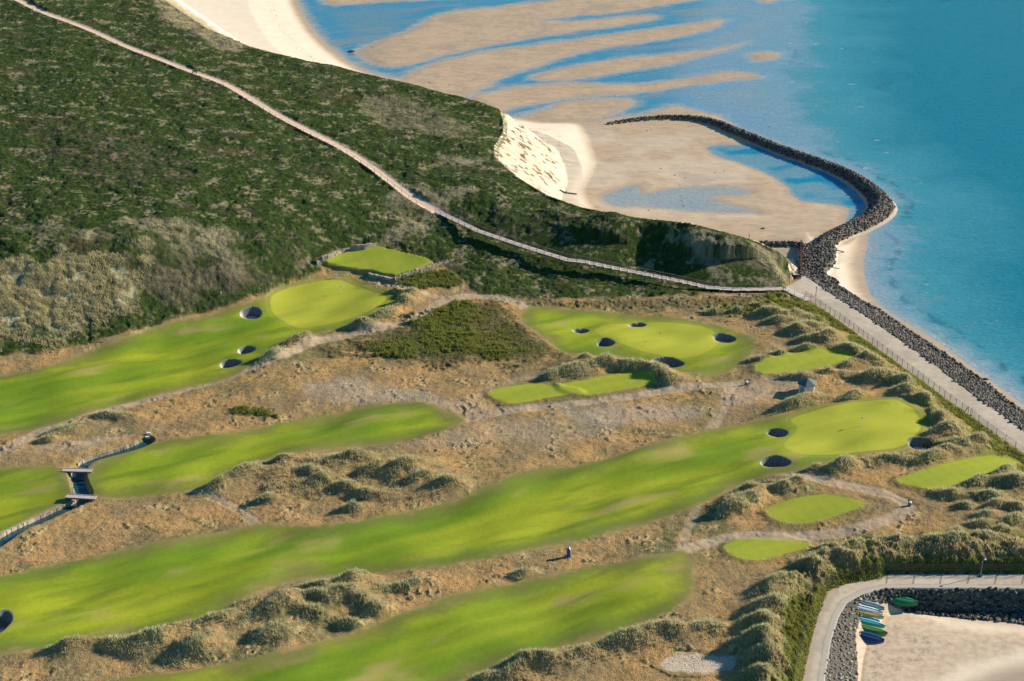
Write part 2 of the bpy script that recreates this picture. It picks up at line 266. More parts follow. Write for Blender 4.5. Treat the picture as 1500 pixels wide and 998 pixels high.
# promenade strip: between the fence line and the land edge
PRA = pxpoly([(1150,420),(1173,409),(1177,403),(1217,431),(1260,458),(1290,479),(1333,509),(1377,541),(1400,560),(1433,585),(1467,608),(1500,633),(1600,704),(1750,810),(1760,850),(1500,664),(1436,620),(1361,566),(1283,509),(1226,468),(1182,436),(1165,430)], 4.6)
PRB = pxpoly([(1173,1200),(1176,998),(1186,950),(1198,905),(1208,880),(1214,866),(1240,856),(1290,848),(1302,841),(1500,841),(1800,843),(2000,905),(2000,930),(1500,863),(1330,862),(1295,863),(1262,872),(1240,884),(1228,905),(1217,940),(1208,998),(1190,1200)], 4.1)
sdPA = seg_sd(PRA, X, Y); sdPB = seg_sd(PRB, X, Y)
Zt = None
rough = rough * (1 - sst(-.6, .1, np.maximum(sdPA, sdPB))); dunezone = rough * sst(-1, -5, np.maximum(sdPA, sdPB)) * near_edge
marram = np.zeros(X.shape, F32); ridge = np.zeros(X.shape, F32)
for p, wd, h in RIDGES:
    d = line(gp(p, False), wd * 3); g = np.exp(-(d / wd) ** 2 * 1.2) * (1 - sst(-2.5, 0.3, mown))
    nn = 1.0 + 0.9 * fbm(X, Y, 9, 2, 40)
    Z += g * h * nn * LAND; ridge = np.maximum(ridge, g)
MLIST = []; wobm = fbm(X, Y, 3.5, 3, 44)
for area, L in MOUNDS.items():
    for (u, v, a, b) in L:
        s = pxm(v); c = pick([(u, v + b * .6)])[0]; ra = a / s; rb = max(b / (s * .44) * .62, ra * .45); h = 0.82 * b / s + .4
        m = (abs(X - c[0]) < ra * 2.5) & (abs(Y - c[1]) < rb * 3)
        th_ = math.radians(12 + 22 * math.sin(u * .37 + v)); ddx, ddy = X[m] - c[0], Y[m] - c[1]; xx = ddx * math.cos(th_) + ddy * math.sin(th_); yy = -ddx * math.sin(th_) + ddy * math.cos(th_)
        nz_ = 1 + .55 * wobm[m]; q = ((xx / (ra * (1.35 if True else 1))) ** 2 + (yy / (rb * .9)) ** 2) * nz_; q = q * (1.3 - .55 * np.tanh(xx / ra * 3))
        k = np.exp(-np.clip(q, 0, 30) * 1.2) * (1 - .8 * sst(-.6, .6, mown[m])); Z[m] += k * h; gq = ((xx + ra * .2) / ra) ** 2 + (yy / (rb * .85)) ** 2; marram[m] = np.maximum(marram[m], .85 * np.exp(-gq * gq * .9) * (1 - sst(-.5, .3, mown[m])))
        MLIST.append((area, u, v, c[0], c[1], ra, rb))
# tee platform of the stone-walled tee
Z += 1.0 * sst(-.35, .05, sdT[0])
for i, t in enumerate(sdT[1:]): Z += 0.35 * sst(-2.0, 0.1, t)
# dry rough: small tussocks
Z += dunezone * (fbm(X, Y, 1.5, 3, 50) * .16 + fbm(X, Y, 7, 2, 55) * .35)
# heath canopy
HF = sst(1.7, 2.8, sdHP) * heath * sst(-.5, 1.2, DL)
hb = fbm(X * .8, Y, 2.3, 3, 60); hb2 = fbm(X, Y, 8, 2, 66); hb3 = fbm(X, Y, 1.0, 2, 70)
Z += HF * (np.clip(hb, -.55, .18) * .62 + np.clip(hb2, -.3, .5) * .75 + hb3 * .16 + fbm(X, Y, 26, 2, 77) * 1.2)
# sand cliff: gullies
out = -DL; cliff = (~LAND) & (out < 27) & (SL > .65) & (Y > 260)
Z += np.where(cliff, (fbm(X * .3 + Y * .15, Y, 2.6, 3, 80) * .4) * sst(.3, 3, out) * sst(.2, 1.5, Z), 0)
# bunkers
BSD = []; BANG = []
for (u, v, a, b, dep) in BUNK:
    c = pick([(u, v)])[0]; s = pxm(v); ra = a * .88 / s; rb = b * .86 / (s * .45)
    m = (abs(X - c[0]) < ra * 3 + 3) & (abs(Y - c[1]) < rb * 3 + 3); d = np.full(X.shape, -99.0, F32)
    ph = np.arctan2(Y[m] - c[1], X[m] - c[0]); q = np.sqrt(((X[m] - c[0]) / ra) ** 2 + ((Y[m] - c[1]) / rb) ** 2) * (1 + .06 * np.sin(2 * ph + u) + .05 * np.sin(3 * ph + v))
    dd = (1 - q) * min(ra, rb); d[m] = dd
    dep *= 1.2; Z[m] -= .22 * np.exp(-np.clip(-dd, 0, 9) / 1.2) * (np.clip(-dd, 0, 9) > -1) + dep * sst(0, .45, dd) 
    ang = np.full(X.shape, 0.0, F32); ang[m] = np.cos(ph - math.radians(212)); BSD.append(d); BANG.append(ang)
# stream
ST = gp([(214,644),(200,651),(175,660),(150,668),(126,678),(113,692),(117,712),(122,727),(108,737),(60,758),(25,777),(0,793),(-60,832)], False)
sdS = line(ST, 10); Wd = 1.15; Z -= 1.25 * (1 - sst(Wd - .1, Wd + .9, sdS))
# paths sit a touch lower
sdP = np.full(X.shape, 99.0, F32); PW = np.zeros(X.shape, F32)
for p, wd, k in PATHS:
    d = line(gp(p, False), 8) + wob * .35 + wob2 * .2; PW = np.maximum(PW, k * (1 - sst(wd * .75, wd * 1.25 + .3, d)))
PW *= (1 - sst(-.8, .6, sdFair)); Z -= PW * .12
Z -= (1 - sst(1.0, 2.0, sdHP)) * .3 * heath
# ground falls away under the boardwalk
BWK = np.array([(641,310,15.4),(668,323,14.7),(700,338,13.7),(735,350,12.8),(765,360,12.1),(800,371,11.3),(832,381,10.6),(852,383,10.5),(880,389,9.8),(940,401,8.4),(990,411,7.3),(1035,421,6.2),(1070,424,5.9),(1110,424,5.6),(1146,423,5.3)], float)
BWKX = at(BWK[:, 0], BWK[:, 1], BWK[:, 2])
_m = (X > BWKX[:, 0].min() - 12) & (X < BWKX[:, 0].max() + 3) & (Y > BWKX[:, 1].min() - 14) & (Y < BWKX[:, 1].max() + 14)
_d, _v = seg_sd(BWKX, X[_m], Y[_m], False, BWK[:, 2].astype(F32)); _lim = _v - .55 - 1.3 * sst(15.3, 13.5, _v) * sst(5.8, 7.5, _v) + np.maximum(_d - 1.5, 0) * .45
Z[_m] = np.where(_d < 12, np.minimum(Z[_m], _lim), Z[_m])
# tidal flats and banks
sdBar = np.maximum.reduce([blob(P, 8) for P in BARS]); sdBay = seg_sd(BAY, X, Y); sdPool = np.maximum.reduce([blob(P, 8) for P in POOLS]); sdHarb = seg_sd(HARB, X, Y); sdDeep = seg_sd(DEEP, X, Y)
rip = (fbm(X * .35, Y, 1.0, 2, 90) + .7 * fbm(X * .4, Y, 3.2, 2, 93))
bayflat = np.minimum(sdBay, -sdPool + wob * .4)
hz = at(np.array([1250., 1250.]), np.array([870., 700.]), 2.)
harbsand = (Y < at(1500, 840, 4)[1]) & (~LAND)
sdBar = sdBar + 2.6 * fbm(rx_ / 7, ry_, 3.0, 3, 210) - 5.0 * sst(-95, -20, sdDeep) * (sdBay < -3)
shore = np.where(harbsand, -sdHarb, np.maximum.reduce([BS, sdBar, bayflat])) + wob * .5
seaflat = (~LAND) & (Z < .35)
Z = np.where(seaflat & (shore > 0), np.maximum(Z, np.clip(shore * .05, 0.02, .22) + rip * .02 * sst(0, 2, shore)), Z)
_dk = blob(pxpoly([(1105,358),(1176,357),(1176,405),(1160,402),(1146,378)], 1.0), 2); Z = np.where((_dk > -1) & (~LAND) & (Z < .9), .9, Z)
WATER = (~LAND) & (Z < .02) & (shore <= 0)
Z[WATER] = 0
Z = np.maximum(Z, 0)
Z = Z.astype(F32)
def samp(A, x, y):
    u, v = proj(np.asarray(x, float), np.asarray(y, float), 5.0)
    i = np.interp(u, US, np.arange(NU)); j = np.interp(v, VS, np.arange(NV)); i0 = np.clip(i.astype(int), 0, NU - 2); j0 = np.clip(j.astype(int), 0, NV - 2); fi, fj = i - i0, j - j0
    return A[j0, i0] * (1 - fi) * (1 - fj) + A[j0, i0 + 1] * fi * (1 - fj) + A[j0 + 1, i0] * (1 - fi) * fj + A[j0 + 1, i0 + 1] * fi * fj
def gz(x, y): return samp(Z, x, y)
def gpick(u, v):
    r = pick([(u, v)], lambda a, b: samp(Z, a, b))[0]; return Vector(r)
def flatten():
    global Z
    Z = np.where(sdPA > -1.5, Z + (4.6 - Z) * sst(-1.5, -.2, sdPA) * LAND, Z); Z = np.where(sdPB > -1.5, Z + (4.1 - Z) * sst(-1.5, -.2, sdPB) * LAND, Z); Z = Z.astype(F32)
# ------------------------------------------------------------------ surface colours (reflectance of each ground cover, some with painted shade)
def C(*c): return np.array(c, F32)
ALB = np.zeros(X.shape + (3,), F32); FUZ = np.zeros(X.shape, F32)
def put(wt, col, fz=None):
    wt = wt.astype(F32); m = wt > .003; a = wt[m][:, None]
    c = col[m] if isinstance(col, np.ndarray) and col.ndim == 3 else col
    ALB[m] = ALB[m] * (1 - a) + c * a
    if fz is not None: FUZ[m] = FUZ[m] * (1 - a[:, 0]) + fz * a[:, 0]
def mix(a, b, t): return a + (b - a) * np.clip(t, 0, 1)[..., None].astype(F32)
one = np.ones(X.shape, F32)
n1 = fbm(X, Y, 24, 3, 101); n2 = fbm(X, Y, 6, 3, 105); n3 = fbm(X, Y, 1.4, 3, 110); n4 = fbm(X, Y, .6, 2, 115); n5 = fbm(X, Y, 12, 3, 118)
# dry rough
col = mix(C(.29,.215,.115), C(.44,.28,.125), .5 + n5 * 2.2); col = mix(col, C(.17,.165,.08), sst(.0, .45, n1 + n2 * .5 + n3 * .4)); col = mix(col, C(.52,.38,.20), sst(.10, .5, n2 + n3 * .5)); col = mix(col, C(.14,.115,.06), sst(.2, .65, n3 + .5 * n4 + .3 * n2))
put(one, col, .8)
# bare grey-beige sand in the rough
bare = np.zeros(X.shape, F32)
for p, k in (([(440,560),(520,555),(600,570),(680,590),(720,600),(650,612),(560,600),(470,585)],.8),([(820,602),(900,594),(980,592),(1030,600),(1000,615),(920,622),(850,625)],.9),([(560,640),(640,635),(740,640),(700,655),(600,655)],.5),([(1060,568),(1110,560),(1150,562),(1160,575),(1110,590),(1070,590)],.8),([(60,655),(140,645),(180,640),(150,655),(80,665)],.6),([(700,622),(800,610),(900,630),(820,650),(720,645)],.5),([(1120,548),(1180,556),(1160,575),(1120,565)],.6),([(890,445),(1000,441),(1100,445),(1000,452)],.4)):
    d = blob(gp(p), 6); bare = np.maximum(bare, k * sst(-2.5, 2.5, d + n2 * 4 + n3 * 3))
put(bare * rough * .75, mix(C(.47,.39,.31), C(.38,.31,.24), .5 + n3 + n4), .5)
tus = sst(.05, .4, n2 + .4 * n5) * rough * sst(.0, .35, n3 + .3 * n4); put(tus * .75, mix(C(.13,.12,.06), C(.26,.20,.10), .5 + n4 * 2), 1); Z += (tus * .22).astype(F32)
# green bushy cover in the rough
def patch(p, c1, c2, k=1, soft=1.5, am=5, fz=1.0, h=.35):
    global Z
    d = blob(gp(p), soft * 3); wt = k * sst(-soft, soft, d + n2 * am * .5 + n3 * am * .45) * rough
    put(wt, mix(c1, c2, .5 + n3 * 1.5 + n2), fz); Z += (wt * h * (.6 + n4 * .9 + n3)).astype(F32)
patch([(475,512),(520,500),(560,488),(620,465),(680,446),(735,440),(760,470),(815,500),(825,518),(770,532),(700,532),(640,540),(600,524),(540,524),(490,520)], C(.055,.07,.026), C(.12,.105,.05), .95, 3.5, 15, 1, .2)
patch([(600,470),(640,450),(690,445),(680,470),(630,480)], C(.05,.085,.02), C(.09,.13,.03)); patch([(625,490),(690,488),(695,505),(640,512)], C(.10,.15,.02), C(.15,.18,.03)); patch([(560,512),(600,510),(600,522),(560,524)], C(.07,.11,.02), C(.11,.15,.02)); patch([(715,510),(740,508),(738,520),(715,522)], C(.10,.15,.02), C(.13,.17,.03))
patch([(582,410),(640,395),(690,402),(660,420),(600,424)], C(.045,.07,.02), C(.09,.11,.03), 1, 1, 4); patch([(745,445),(850,440),(1000,438),(1130,432),(1130,446),(1000,452),(860,448)], C(.07,.075,.03), C(.16,.14,.07), .8)
patch([(340,598),(365,596),(400,602),(395,612),(350,608)], C(.08,.10,.03), C(.12,.14,.04)); patch([(1030,452),(1120,446),(1180,450),(1140,462),(1050,462)], C(.13,.15,.04), C(.20,.19,.07))
patch([(150,470),(230,462),(330,449),(345,438),(300,436),(200,452)], C(.09,.13,.02), C(.14,.17,.03))
# coastal strip: yellow-green scrub along the fence and above the lower promenade
d = line(gp([(1150,438),(1200,455),(1250,490),(1320,545),(1400,610),(1470,665),(1560,730)], False), 16) + n2 * 3
patchw = (1 - sst(3.5, 7.5, d)) * rough; cst = mix(C(.22,.23,.05), C(.07,.10,.03), sst(.05, .35, n2 + n3 * .5)); cst = mix(cst, C(.32,.24,.10), sst(-.05, .35, n5 - n3 * .4)); put(patchw, cst, 1); Z += (patchw * .5 * np.clip(n2 + n3 * .6, -.3, 1)).astype(F32)
d = line(gp([(1700,838),(1500,832),(1330,830),(1240,838),(1192,868),(1172,930),(1150,1040)], False), 16) + n2 * 3
patchw = (1 - sst(3.2, 6.0, d)) * rough; put(patchw, mix(C(.045,.075,.022), C(.10,.12,.03), .5 + n3 * 1.6 + n2), 1); Z += (patchw * .9 * np.clip(.3 + n2 + n3, -.3, 1.2)).astype(F32)
d = line(gp([(1620,790),(1500,800),(1400,805),(1250,820),(1190,850),(1150,910),(1125,1040)], False), 20) + n2 * 3
put((1 - sst(3.0, 7.0, d)) * rough * (.85), mix(C(.20,.20,.06), C(.10,.12,.04), .5 + n3 + n2 * 1.3), 1)
# grey-green dune grass carpet on the mounds
Z += (np.clip(marram, 0, 1) * rough * (n3 * .30 + n2 * .55)).astype(F32); mg = np.clip(marram, 0, 1) * rough; put(mg * .95 * sst(-.35, .15, n2 + n3 * .6), mix(C(.26,.24,.11), C(.36,.31,.16), .5 + n3 * 1.5), 1)
put(sst(.35, .9, ridge + n2 * .5) * rough * .6, mix(C(.24,.22,.11), C(.30,.20,.10), .5 + n3 + n2), 1)
# shingle / old slab
sdSlab = blob(gp([(962,975),(990,957),(1084,964),(1070,984),(1030,988),(985,986)], k=1), 1); put(sst(-.3, .3, sdSlab + n3 * .8) * rough, mix(C(.62,.53,.42), C(.52,.44,.35), .5 + n2), .1)
# heath on the hill
col = mix(C(.042,.072,.016), C(.023,.045,.015), .5 + hb * 1.5); col = mix(col, C(.078,.108,.022), sst(.1, .5, hb3 + hb * .4) * .8); col = mix(col, C(.095,.07,.045), sst(.25, .55, n1 + n3 * .5) * .6); col = mix(col, C(.10,.06,.075), sst(.35, .6, n5 + n3 * .4) * .5)
fronts = blob(gp([(-80,392),(0,388),(100,383),(150,368),(200,372),(215,400),(225,440),(200,462),(130,492),(60,508),(-80,530)]), 6)
put(heath, col, 1)
sand_spots = sst(.60, .72, fbm(X, Y, 9, 3, 130) + .25 * n3); put(heath * sand_spots * .75, mix(C(.38,.32,.24), C(.2,.19,.12), .5 + n3 * 2), .6)
for p, k in (([(180,322),(230,320),(330,335),(350,345),(300,350),(220,345)],1),([(230,345),(330,340),(345,362),(372,395),(350,410),(300,390),(240,370)],.8),([(600,320),(640,308),(650,320),(600,345),(570,360),(560,352)],1.1),([(640,225),(690,232),(720,222),(700,240),(650,245)],.7),([(560,300),(590,270),(640,280),(690,280),(650,300),(600,310)],.7),([(1000,345),(1020,335),(1060,345),(1110,360),(1150,370),(1150,395),(1120,385),(1060,370),(1050,400),(1030,380)],1.0),([(520,150),(580,140),(640,160),(700,200),(640,200),(560,180)],.55),([(1130,398),(1158,396),(1160,418),(1135,415)],1.0),([(240,-12),(300,15),(350,45),(400,76),(350,74),(290,52),(230,12)],1.3),([(0,330),(60,345),(180,350),(120,335)],.5)):
    d = blob(gp(p), 8); wt = k * sst(-.2, .8, sst(-4, 3, d) + n2 * .9 + n3 * .9 - .35) * heath
    put(np.clip(wt, 0, 1) * .85, mix(C(.40,.33,.24), C(.24,.215,.13), .5 + n3 * 1.8), .8)
pur = np.zeros(X.shape, F32)
for p in ([(240,395),(330,400),(350,430),(290,445),(240,430)],[(620,300),(760,310),(880,325),(880,345),(760,335),(640,318)],[(380,340),(450,345),(440,380),(380,372)],[(30,180),(200,200),(300,260),(120,270)]):
    pur = np.maximum(pur, sst(-2, 3, blob(gp(p), 6) + n2 * 5))
put(pur * heath * sst(-.05, .3, n3 + n2 * .5) * .6, mix(C(.16,.10,.12), C(.12,.085,.06), .5 + n4 * 2), 1)
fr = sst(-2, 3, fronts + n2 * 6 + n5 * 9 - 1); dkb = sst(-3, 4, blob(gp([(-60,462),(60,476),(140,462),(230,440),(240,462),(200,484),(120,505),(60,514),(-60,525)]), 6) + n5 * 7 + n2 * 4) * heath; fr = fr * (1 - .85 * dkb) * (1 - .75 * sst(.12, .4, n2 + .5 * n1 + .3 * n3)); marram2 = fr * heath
put(marram2 * .9, mix(C(.60,.53,.35), C(.30,.28,.16), .5 + n3 * 1.6 + n4), 1); Z += (marram2 * (n3 * .18 + n2 * .5)).astype(F32)
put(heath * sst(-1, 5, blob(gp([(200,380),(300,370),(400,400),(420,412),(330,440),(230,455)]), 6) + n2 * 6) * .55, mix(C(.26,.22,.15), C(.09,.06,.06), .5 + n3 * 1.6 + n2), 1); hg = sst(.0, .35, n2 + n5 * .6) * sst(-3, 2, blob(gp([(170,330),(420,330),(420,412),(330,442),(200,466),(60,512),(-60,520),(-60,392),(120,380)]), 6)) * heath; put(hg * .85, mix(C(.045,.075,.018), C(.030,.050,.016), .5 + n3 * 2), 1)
# mown turf
fw = sst(-1.1, 1.1, sdFair + wob * 1.0 + wob2 * .6 + n3 * .8); rxx, ryy = rot(X, Y, 27)
str1 = fbm(rxx / 5.0, ryy, 4.0, 3, 140); str2 = fbm(rxx / 4.0, ryy, 14.0, 3, 146)
col = mix(C(.150,.245,.018), C(.30,.345,.024), .5 + str2 * 1.8); col = col * (1 + .05 * np.sin(ryy * 2 * np.pi / 4.5 + 2 * n1) + .10 * n4 + .08 * n3)[..., None]; col = mix(col, C(.105,.175,.014), sst(.05, .6, str1 + str2 * .3) * .65)
col = mix(col, C(.36,.29,.11), sst(.15, .55, fbm(rxx / 2.5, ryy, 8, 3, 150)) * .75)
col = mix(col, C(.15,.165,.045), (1 - sst(.3, 6.5, sdFair + n2 * 3 + n3)) * .8); col = mix(col, C(.30,.225,.11), (1 - sst(-.5, 2.2, sdFair + n2 * 2 + n3 * 1.5)) * .6)
put(fw * golf, col, .12)
for k, g in sdG.items():
    gm = sst(-.4, .4, g) ; put(gm * golf, mix(C(.41,.42,.048), C(.33,.37,.042), .5 + .9 * str1), .05)
    put(np.exp(-((g + .9) / .55) ** 2) * golf * .5, C(.30,.31,.05))
tm = sst(-.25, .25, sdTee); tst = np.sin(rxx * 2 * np.pi / 3.2 ) * .12; put(tm * golf, mix(C(.34,.37,.042), C(.26,.32,.036), .5 + str1 + tst), .08)
put(np.exp(-((sdTee + .8) / .7) ** 2) * golf * .6 * (1 - fw), C(.22,.20,.06))
# paths
put(PW * (1 - heath) * .85, mix(C(.43,.335,.24), C(.34,.27,.195), .5 + n3 + n2 * 1.5), .25)
hp = (1 - sst(1.35, 1.9, sdHP + wob2 * .5)) * LAND; put(hp, mix(C(.70,.53,.43), C(.58,.44,.35), .5 + n3), .2)
# bunkers
bunk_id = np.zeros(X.shape, np.int16)
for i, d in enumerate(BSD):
    put(sst(-.28, -.05, d) * golf, mix(C(.46,.44,.41), C(.40,.385,.36), .5 + n3), .1); bunk_id[d > -.12] = i + 1; put(sst(-.3, -.1, d) * (1 - sst(.9, 1.3, d)) * (1 - sst(.55, .85, BANG[i])) * golf * .95, mix(C(.09,.12,.13), C(.14,.16,.16), .5 + n4 * 2), .4)  # shade put into the sod wall colour: dark blue-grey, lower left lip stays pale
# stream bed banks
put((1 - sst(1.6, 2.6, sdS + wob2 * .3)) * .6 * golf, mix(C(.10,.12,.03), C(.2,.16,.08), .5 + n3), .6)
# sea side: dry sand, wet sand, water
dry = mix(C(.88,.77,.63), C(.82,.70,.56), .5 + n2); wet = mix(C(.54,.40,.265), C(.43,.32,.215), .5 + rip * 1.6 + n5 + n1); wet = mix(wet, C(.70,.58,.44), np.clip(sdBay * .04, 0, 1) * sst(-.3, .4, n1 + n5 * .4) * .7)
wet = mix(wet, C(.36,.30,.235), sst(.1, .6, n1 + rip * .2) * .6); wet = mix(wet, C(.38,.31,.25), (1 - sst(.2, 3.5, shore + n2 * 2)) * .7)
sea = (~LAND).astype(F32); put(sea, wet, .1)
put(sea * sst(.3, 1.3, BS * .12 + Z * .8 + n2 * .08), dry, .15)
put(sea * sst(.35, .8, Z + n2 * .1) * harbsand, mix(C(.62,.50,.38), C(.50,.40,.30), .5 + n3 * 1.5), .2)
cl = sea * cliff * sst(.15, .9, Z); put(cl * sst(0, .8, out + n3), mix(C(.58,.51,.43), C(.56,.43,.30), sst(.0, .5, fbm(X * .3, Y, 3, 3, 160) + .15 * (Z > 4))), .25)
# turf lumps fallen on the sand cliff
lump = cl * sst(.10, .22, fbm(X * .7, Y * .8, 1.7, 3, 170) + .7 * fbm(X, Y, 7, 2, 173) - .1) * sst(.6, 2, out) * sst(1.0, 4.5, Z); put(lump * (Y < at(860, 180, 3)[1] + 20), mix(C(.10,.085,.05), C(.17,.12,.08), .5 + n4), 1); Z += (lump * .22).astype(F32)
# grassy upper lip of the far beach bank
put((sea * (X < at(430, 80, 2)[0]) * (1 - sst(7, 15, out + n2 * 4)) * sst(-.15, .25, n2 + n3 * .6)).astype(F32) * .75, mix(C(.34,.29,.17), C(.55,.44,.29), .5 + n3 + n4), .8)
put(cl * (X < at(460, 80, 2)[0]) * sst(.35, .7, .5 + n2 + n3 * .7 + (Z - 12) * .05) * .8, mix(C(.22,.19,.09), C(.33,.27,.16), .5 + n3), .8)
put(sea * (out < 1.4 + n3) * (SL > .65) * (Y > 260) * .9 * sst(-.25, .2, n3 + .15) * (Z > 3) , mix(C(.09,.09,.035), C(.14,.12,.05), .5 + n4), 1)
# pebbles on the harbour beach
peb = sea * harbsand * sst(.55, .95, Z + n2 * .4) * sst(.3, .5, fbm(X, Y, .45, 2, 119) + n3 * .2); put(peb * .45, C(.25,.21,.17), .5)
# wrack and pebbles line on the bay beach
put(sea * np.exp(-((BS - 14 + 2 * n2) / 1.6) ** 2) * sst(.1, .4, n4 + n3 * .5) * (Z < 2.4) * .5, C(.25,.18,.12))
# rock zone ground
hxl = at(1255, 880, 3); OM = np.where(X < hxl[0], 2.2 + np.clip((hxl[1] - Y) * .16, 0, 5.5), 1.2 + np.clip((X - hxl[0]) * .15, 0, 6.5)).astype(F32)
rockbank = (~LAND) & ((SL < .65) | harbsand) & ((out < 4.6 / np.maximum(SL, .3) + 1.2 + .6 * n2) | harbsand) & ((X > at(1150, 420, 4)[0]) | (Y < 260))
rzd = np.where((APD > -.5) | (BRD < 0) | (SPD < 0), 1.0, 0.0) * (~LAND)
rz = np.maximum(rockbank * ((out < OM + .7 * n2) | ~harbsand), rzd).astype(F32)
put(rz * .95, mix(C(.085,.08,.07), C(.15,.135,.11), .5 + n3), .6)
rockzone = rz > .5
# sheltered lower ground beside the sheet pile wall
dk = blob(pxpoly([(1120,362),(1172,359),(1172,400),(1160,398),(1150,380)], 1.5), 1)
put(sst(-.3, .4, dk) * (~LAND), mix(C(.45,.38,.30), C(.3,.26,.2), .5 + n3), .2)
# promenades
for d in (sdPA, sdPB):
    put(sst(-.15, .05, d) * LAND, mix(C(.56,.48,.39), C(.43,.37,.30), .5 + n3 * .8 + n2 * 1.2), .08)
kb = np.exp(-((DL - 1.15) / .12) ** 2) * (sdPB > .3) * (Y < at(1500, 845, 4)[1]); put(kb * .6, C(.2,.18,.16))
put((sdPB > 0) * (DL < 1.1) * (DL > 0) * .8, C(.44,.42,.38))
put((sdPB > 0) * sst(2.0, 3.0, DL) * .55 * (X < at(1240, 900, 4)[0]), C(.36,.29,.235))
jt = np.zeros(X.shape, F32)
for u0, u1 in ((1300,1298),(1340,1337),(1379,1377),(1420,1417),(1460,1457),(1500,1497)):
    jt = np.maximum(jt, 1 - sst(.08, .22, line(pxpoly([(u0,843),(u1,855)], 4.1), 2)))
put(jt * .75, C(.13,.11,.10))
flatten(); ms_ = (sdSlab > -.8) & (sdSlab < 90); Z[ms_] = Z[ms_] * .15 + .85 * float(Z[sdSlab > 0].mean())
# water colour by depth, plus a painted wave shadow along the shore
dsh = np.clip(-shore, 0, 60)
wc = mix(C(.33,.35,.36), C(.05,.25,.42), sst(.3, 6.0, dsh + n2 * 3)); wc = mix(wc, C(.30,.34,.38), sst(.1, .5, fbm(rx_ / 8, ry_, 2.6, 3, 213)) * .45); lagoon = (X > at(1000, 90, 0)[0])
wc = mix(wc, C(.15,.26,.33), sst(6, 22, dsh + n1 * 5) * .7)
wet2 = sst(.0, .5, fbm(rx_ / 3, ry_, 16, 3, 180)); wc = mix(wc, C(.27,.27,.27), wet2 * .6 * (1 - sst(-30, 0, sdDeep)))
dd = sdDeep + 14 * fbm(X, Y, 30, 4, 186) + 5 * n2
wc = mix(wc, C(.05,.27,.36), sst(-34, 14, dd)); wc = mix(wc, C(.002,.17,.26), sst(2, 50, dd)); wc = mix(wc, C(.001,.11,.19), sst(60, 190, dd + 20 * fbm(X, Y, 60, 3, 190)) * .8); wc = mix(wc, C(.006,.10,.17), sst(.32, .6, fbm(X, Y, 34, 3, 195)) * sst(10, 30, dd) * .5)
wc = mix(wc, C(.16,.27,.30), sst(.2, .6, fbm(X, Y, 9, 3, 197)) * sst(-25, 0, dd) * (1 - sst(0, 30, dd)) * .5)
wc = mix(wc, C(.30,.40,.44), (1 - sst(1.0, 9, dsh + n2 * 4)) * .6 * sst(-20, 0, sdDeep)); wc = mix(wc, C(.44,.40,.34), (1 - sst(0, 2.4, dsh + wob2 * .8 + n2)) * .75)
inbay = (sdBay > -1); wc = mix(wc, C(.26,.36,.47), sst(-62, -40, sdDeep) * (1 - sst(-8, 6, dd)) * .55 * (~(sdBay > -1))); wc = wc * (1 - .38 * np.exp(-((dsh - 8.5 + 3.5 * n5 + 2 * n2) / 1.1) ** 2) * sst(-.2, .2, n2) * sst(-12, 4, sdDeep))[..., None]  # narrow dark band off the shore: wave shadow painted into the water colour
wcp = mix(C(.15,.32,.42), C(.015,.24,.42), sst(.12, .5, fbm(rx_ / 2, ry_, 12, 2, 199) + .35 * sst(1, 5, sdPool) - .1)); wcp = mix(wcp, C(.36,.37,.37), (blob(POOLS[1], 4) > blob(POOLS[0], 4)) * .8); wcp = mix(wcp, C(.42,.37,.31), (1 - sst(0, 2, sdPool + wob2)) * .6)
wc = np.where(inbay[..., None], wcp, wc)
# breaking wavelets
foam = np.zeros(X.shape, F32)
for p in ([(1308,372),(1301,390),(1305,404)],[(1313,425),(1319,440),(1322,452)],[(1340,468),(1345,485)],[(1370,487),(1376,498)],[(1422,520),(1428,530)],[(1180,178),(1186,165),(1200,150)],[(1165,165),(1168,150)],[(1196,195),(1204,178)],[(1213,203),(1225,190)],[(1180,130),(1200,120),(1215,113)],[(1217,57),(1222,48)],[(1193,98),(1196,92)],[(1192,205),(1190,190)],[(1275,76),(1283,70)],[(1224,68),(1240,60)]):
    foam = np.maximum(foam, .5 * sst(-.1, .25, n4 + n3 * .5) * (1 - sst(.1, .7, line(smooth(pxpoly(p, 0), False), 4) + n3 * .9 + n4 * .5 + .25)))
foam = np.maximum(foam, (1 - sst(.15, .5, np.abs(dsh - 1.0 - 1.2 * n2))) * sst(-10, 5, sdDeep) * sst(-.1, .3, n3) * .7); wv = fbm(rot(X, Y, 20)[0] * .3, rot(X, Y, 20)[1], 2.2, 2, 203); foam = np.maximum(foam, sst(.62, .75, wv + .25 * n5) * sst(-30, -5, sdDeep) * (1 - sst(10, 40, sdDeep)) * .6)
wc = mix(wc, C(.75,.72,.68), foam * .8)
put(WATER.astype(F32), wc, 0)
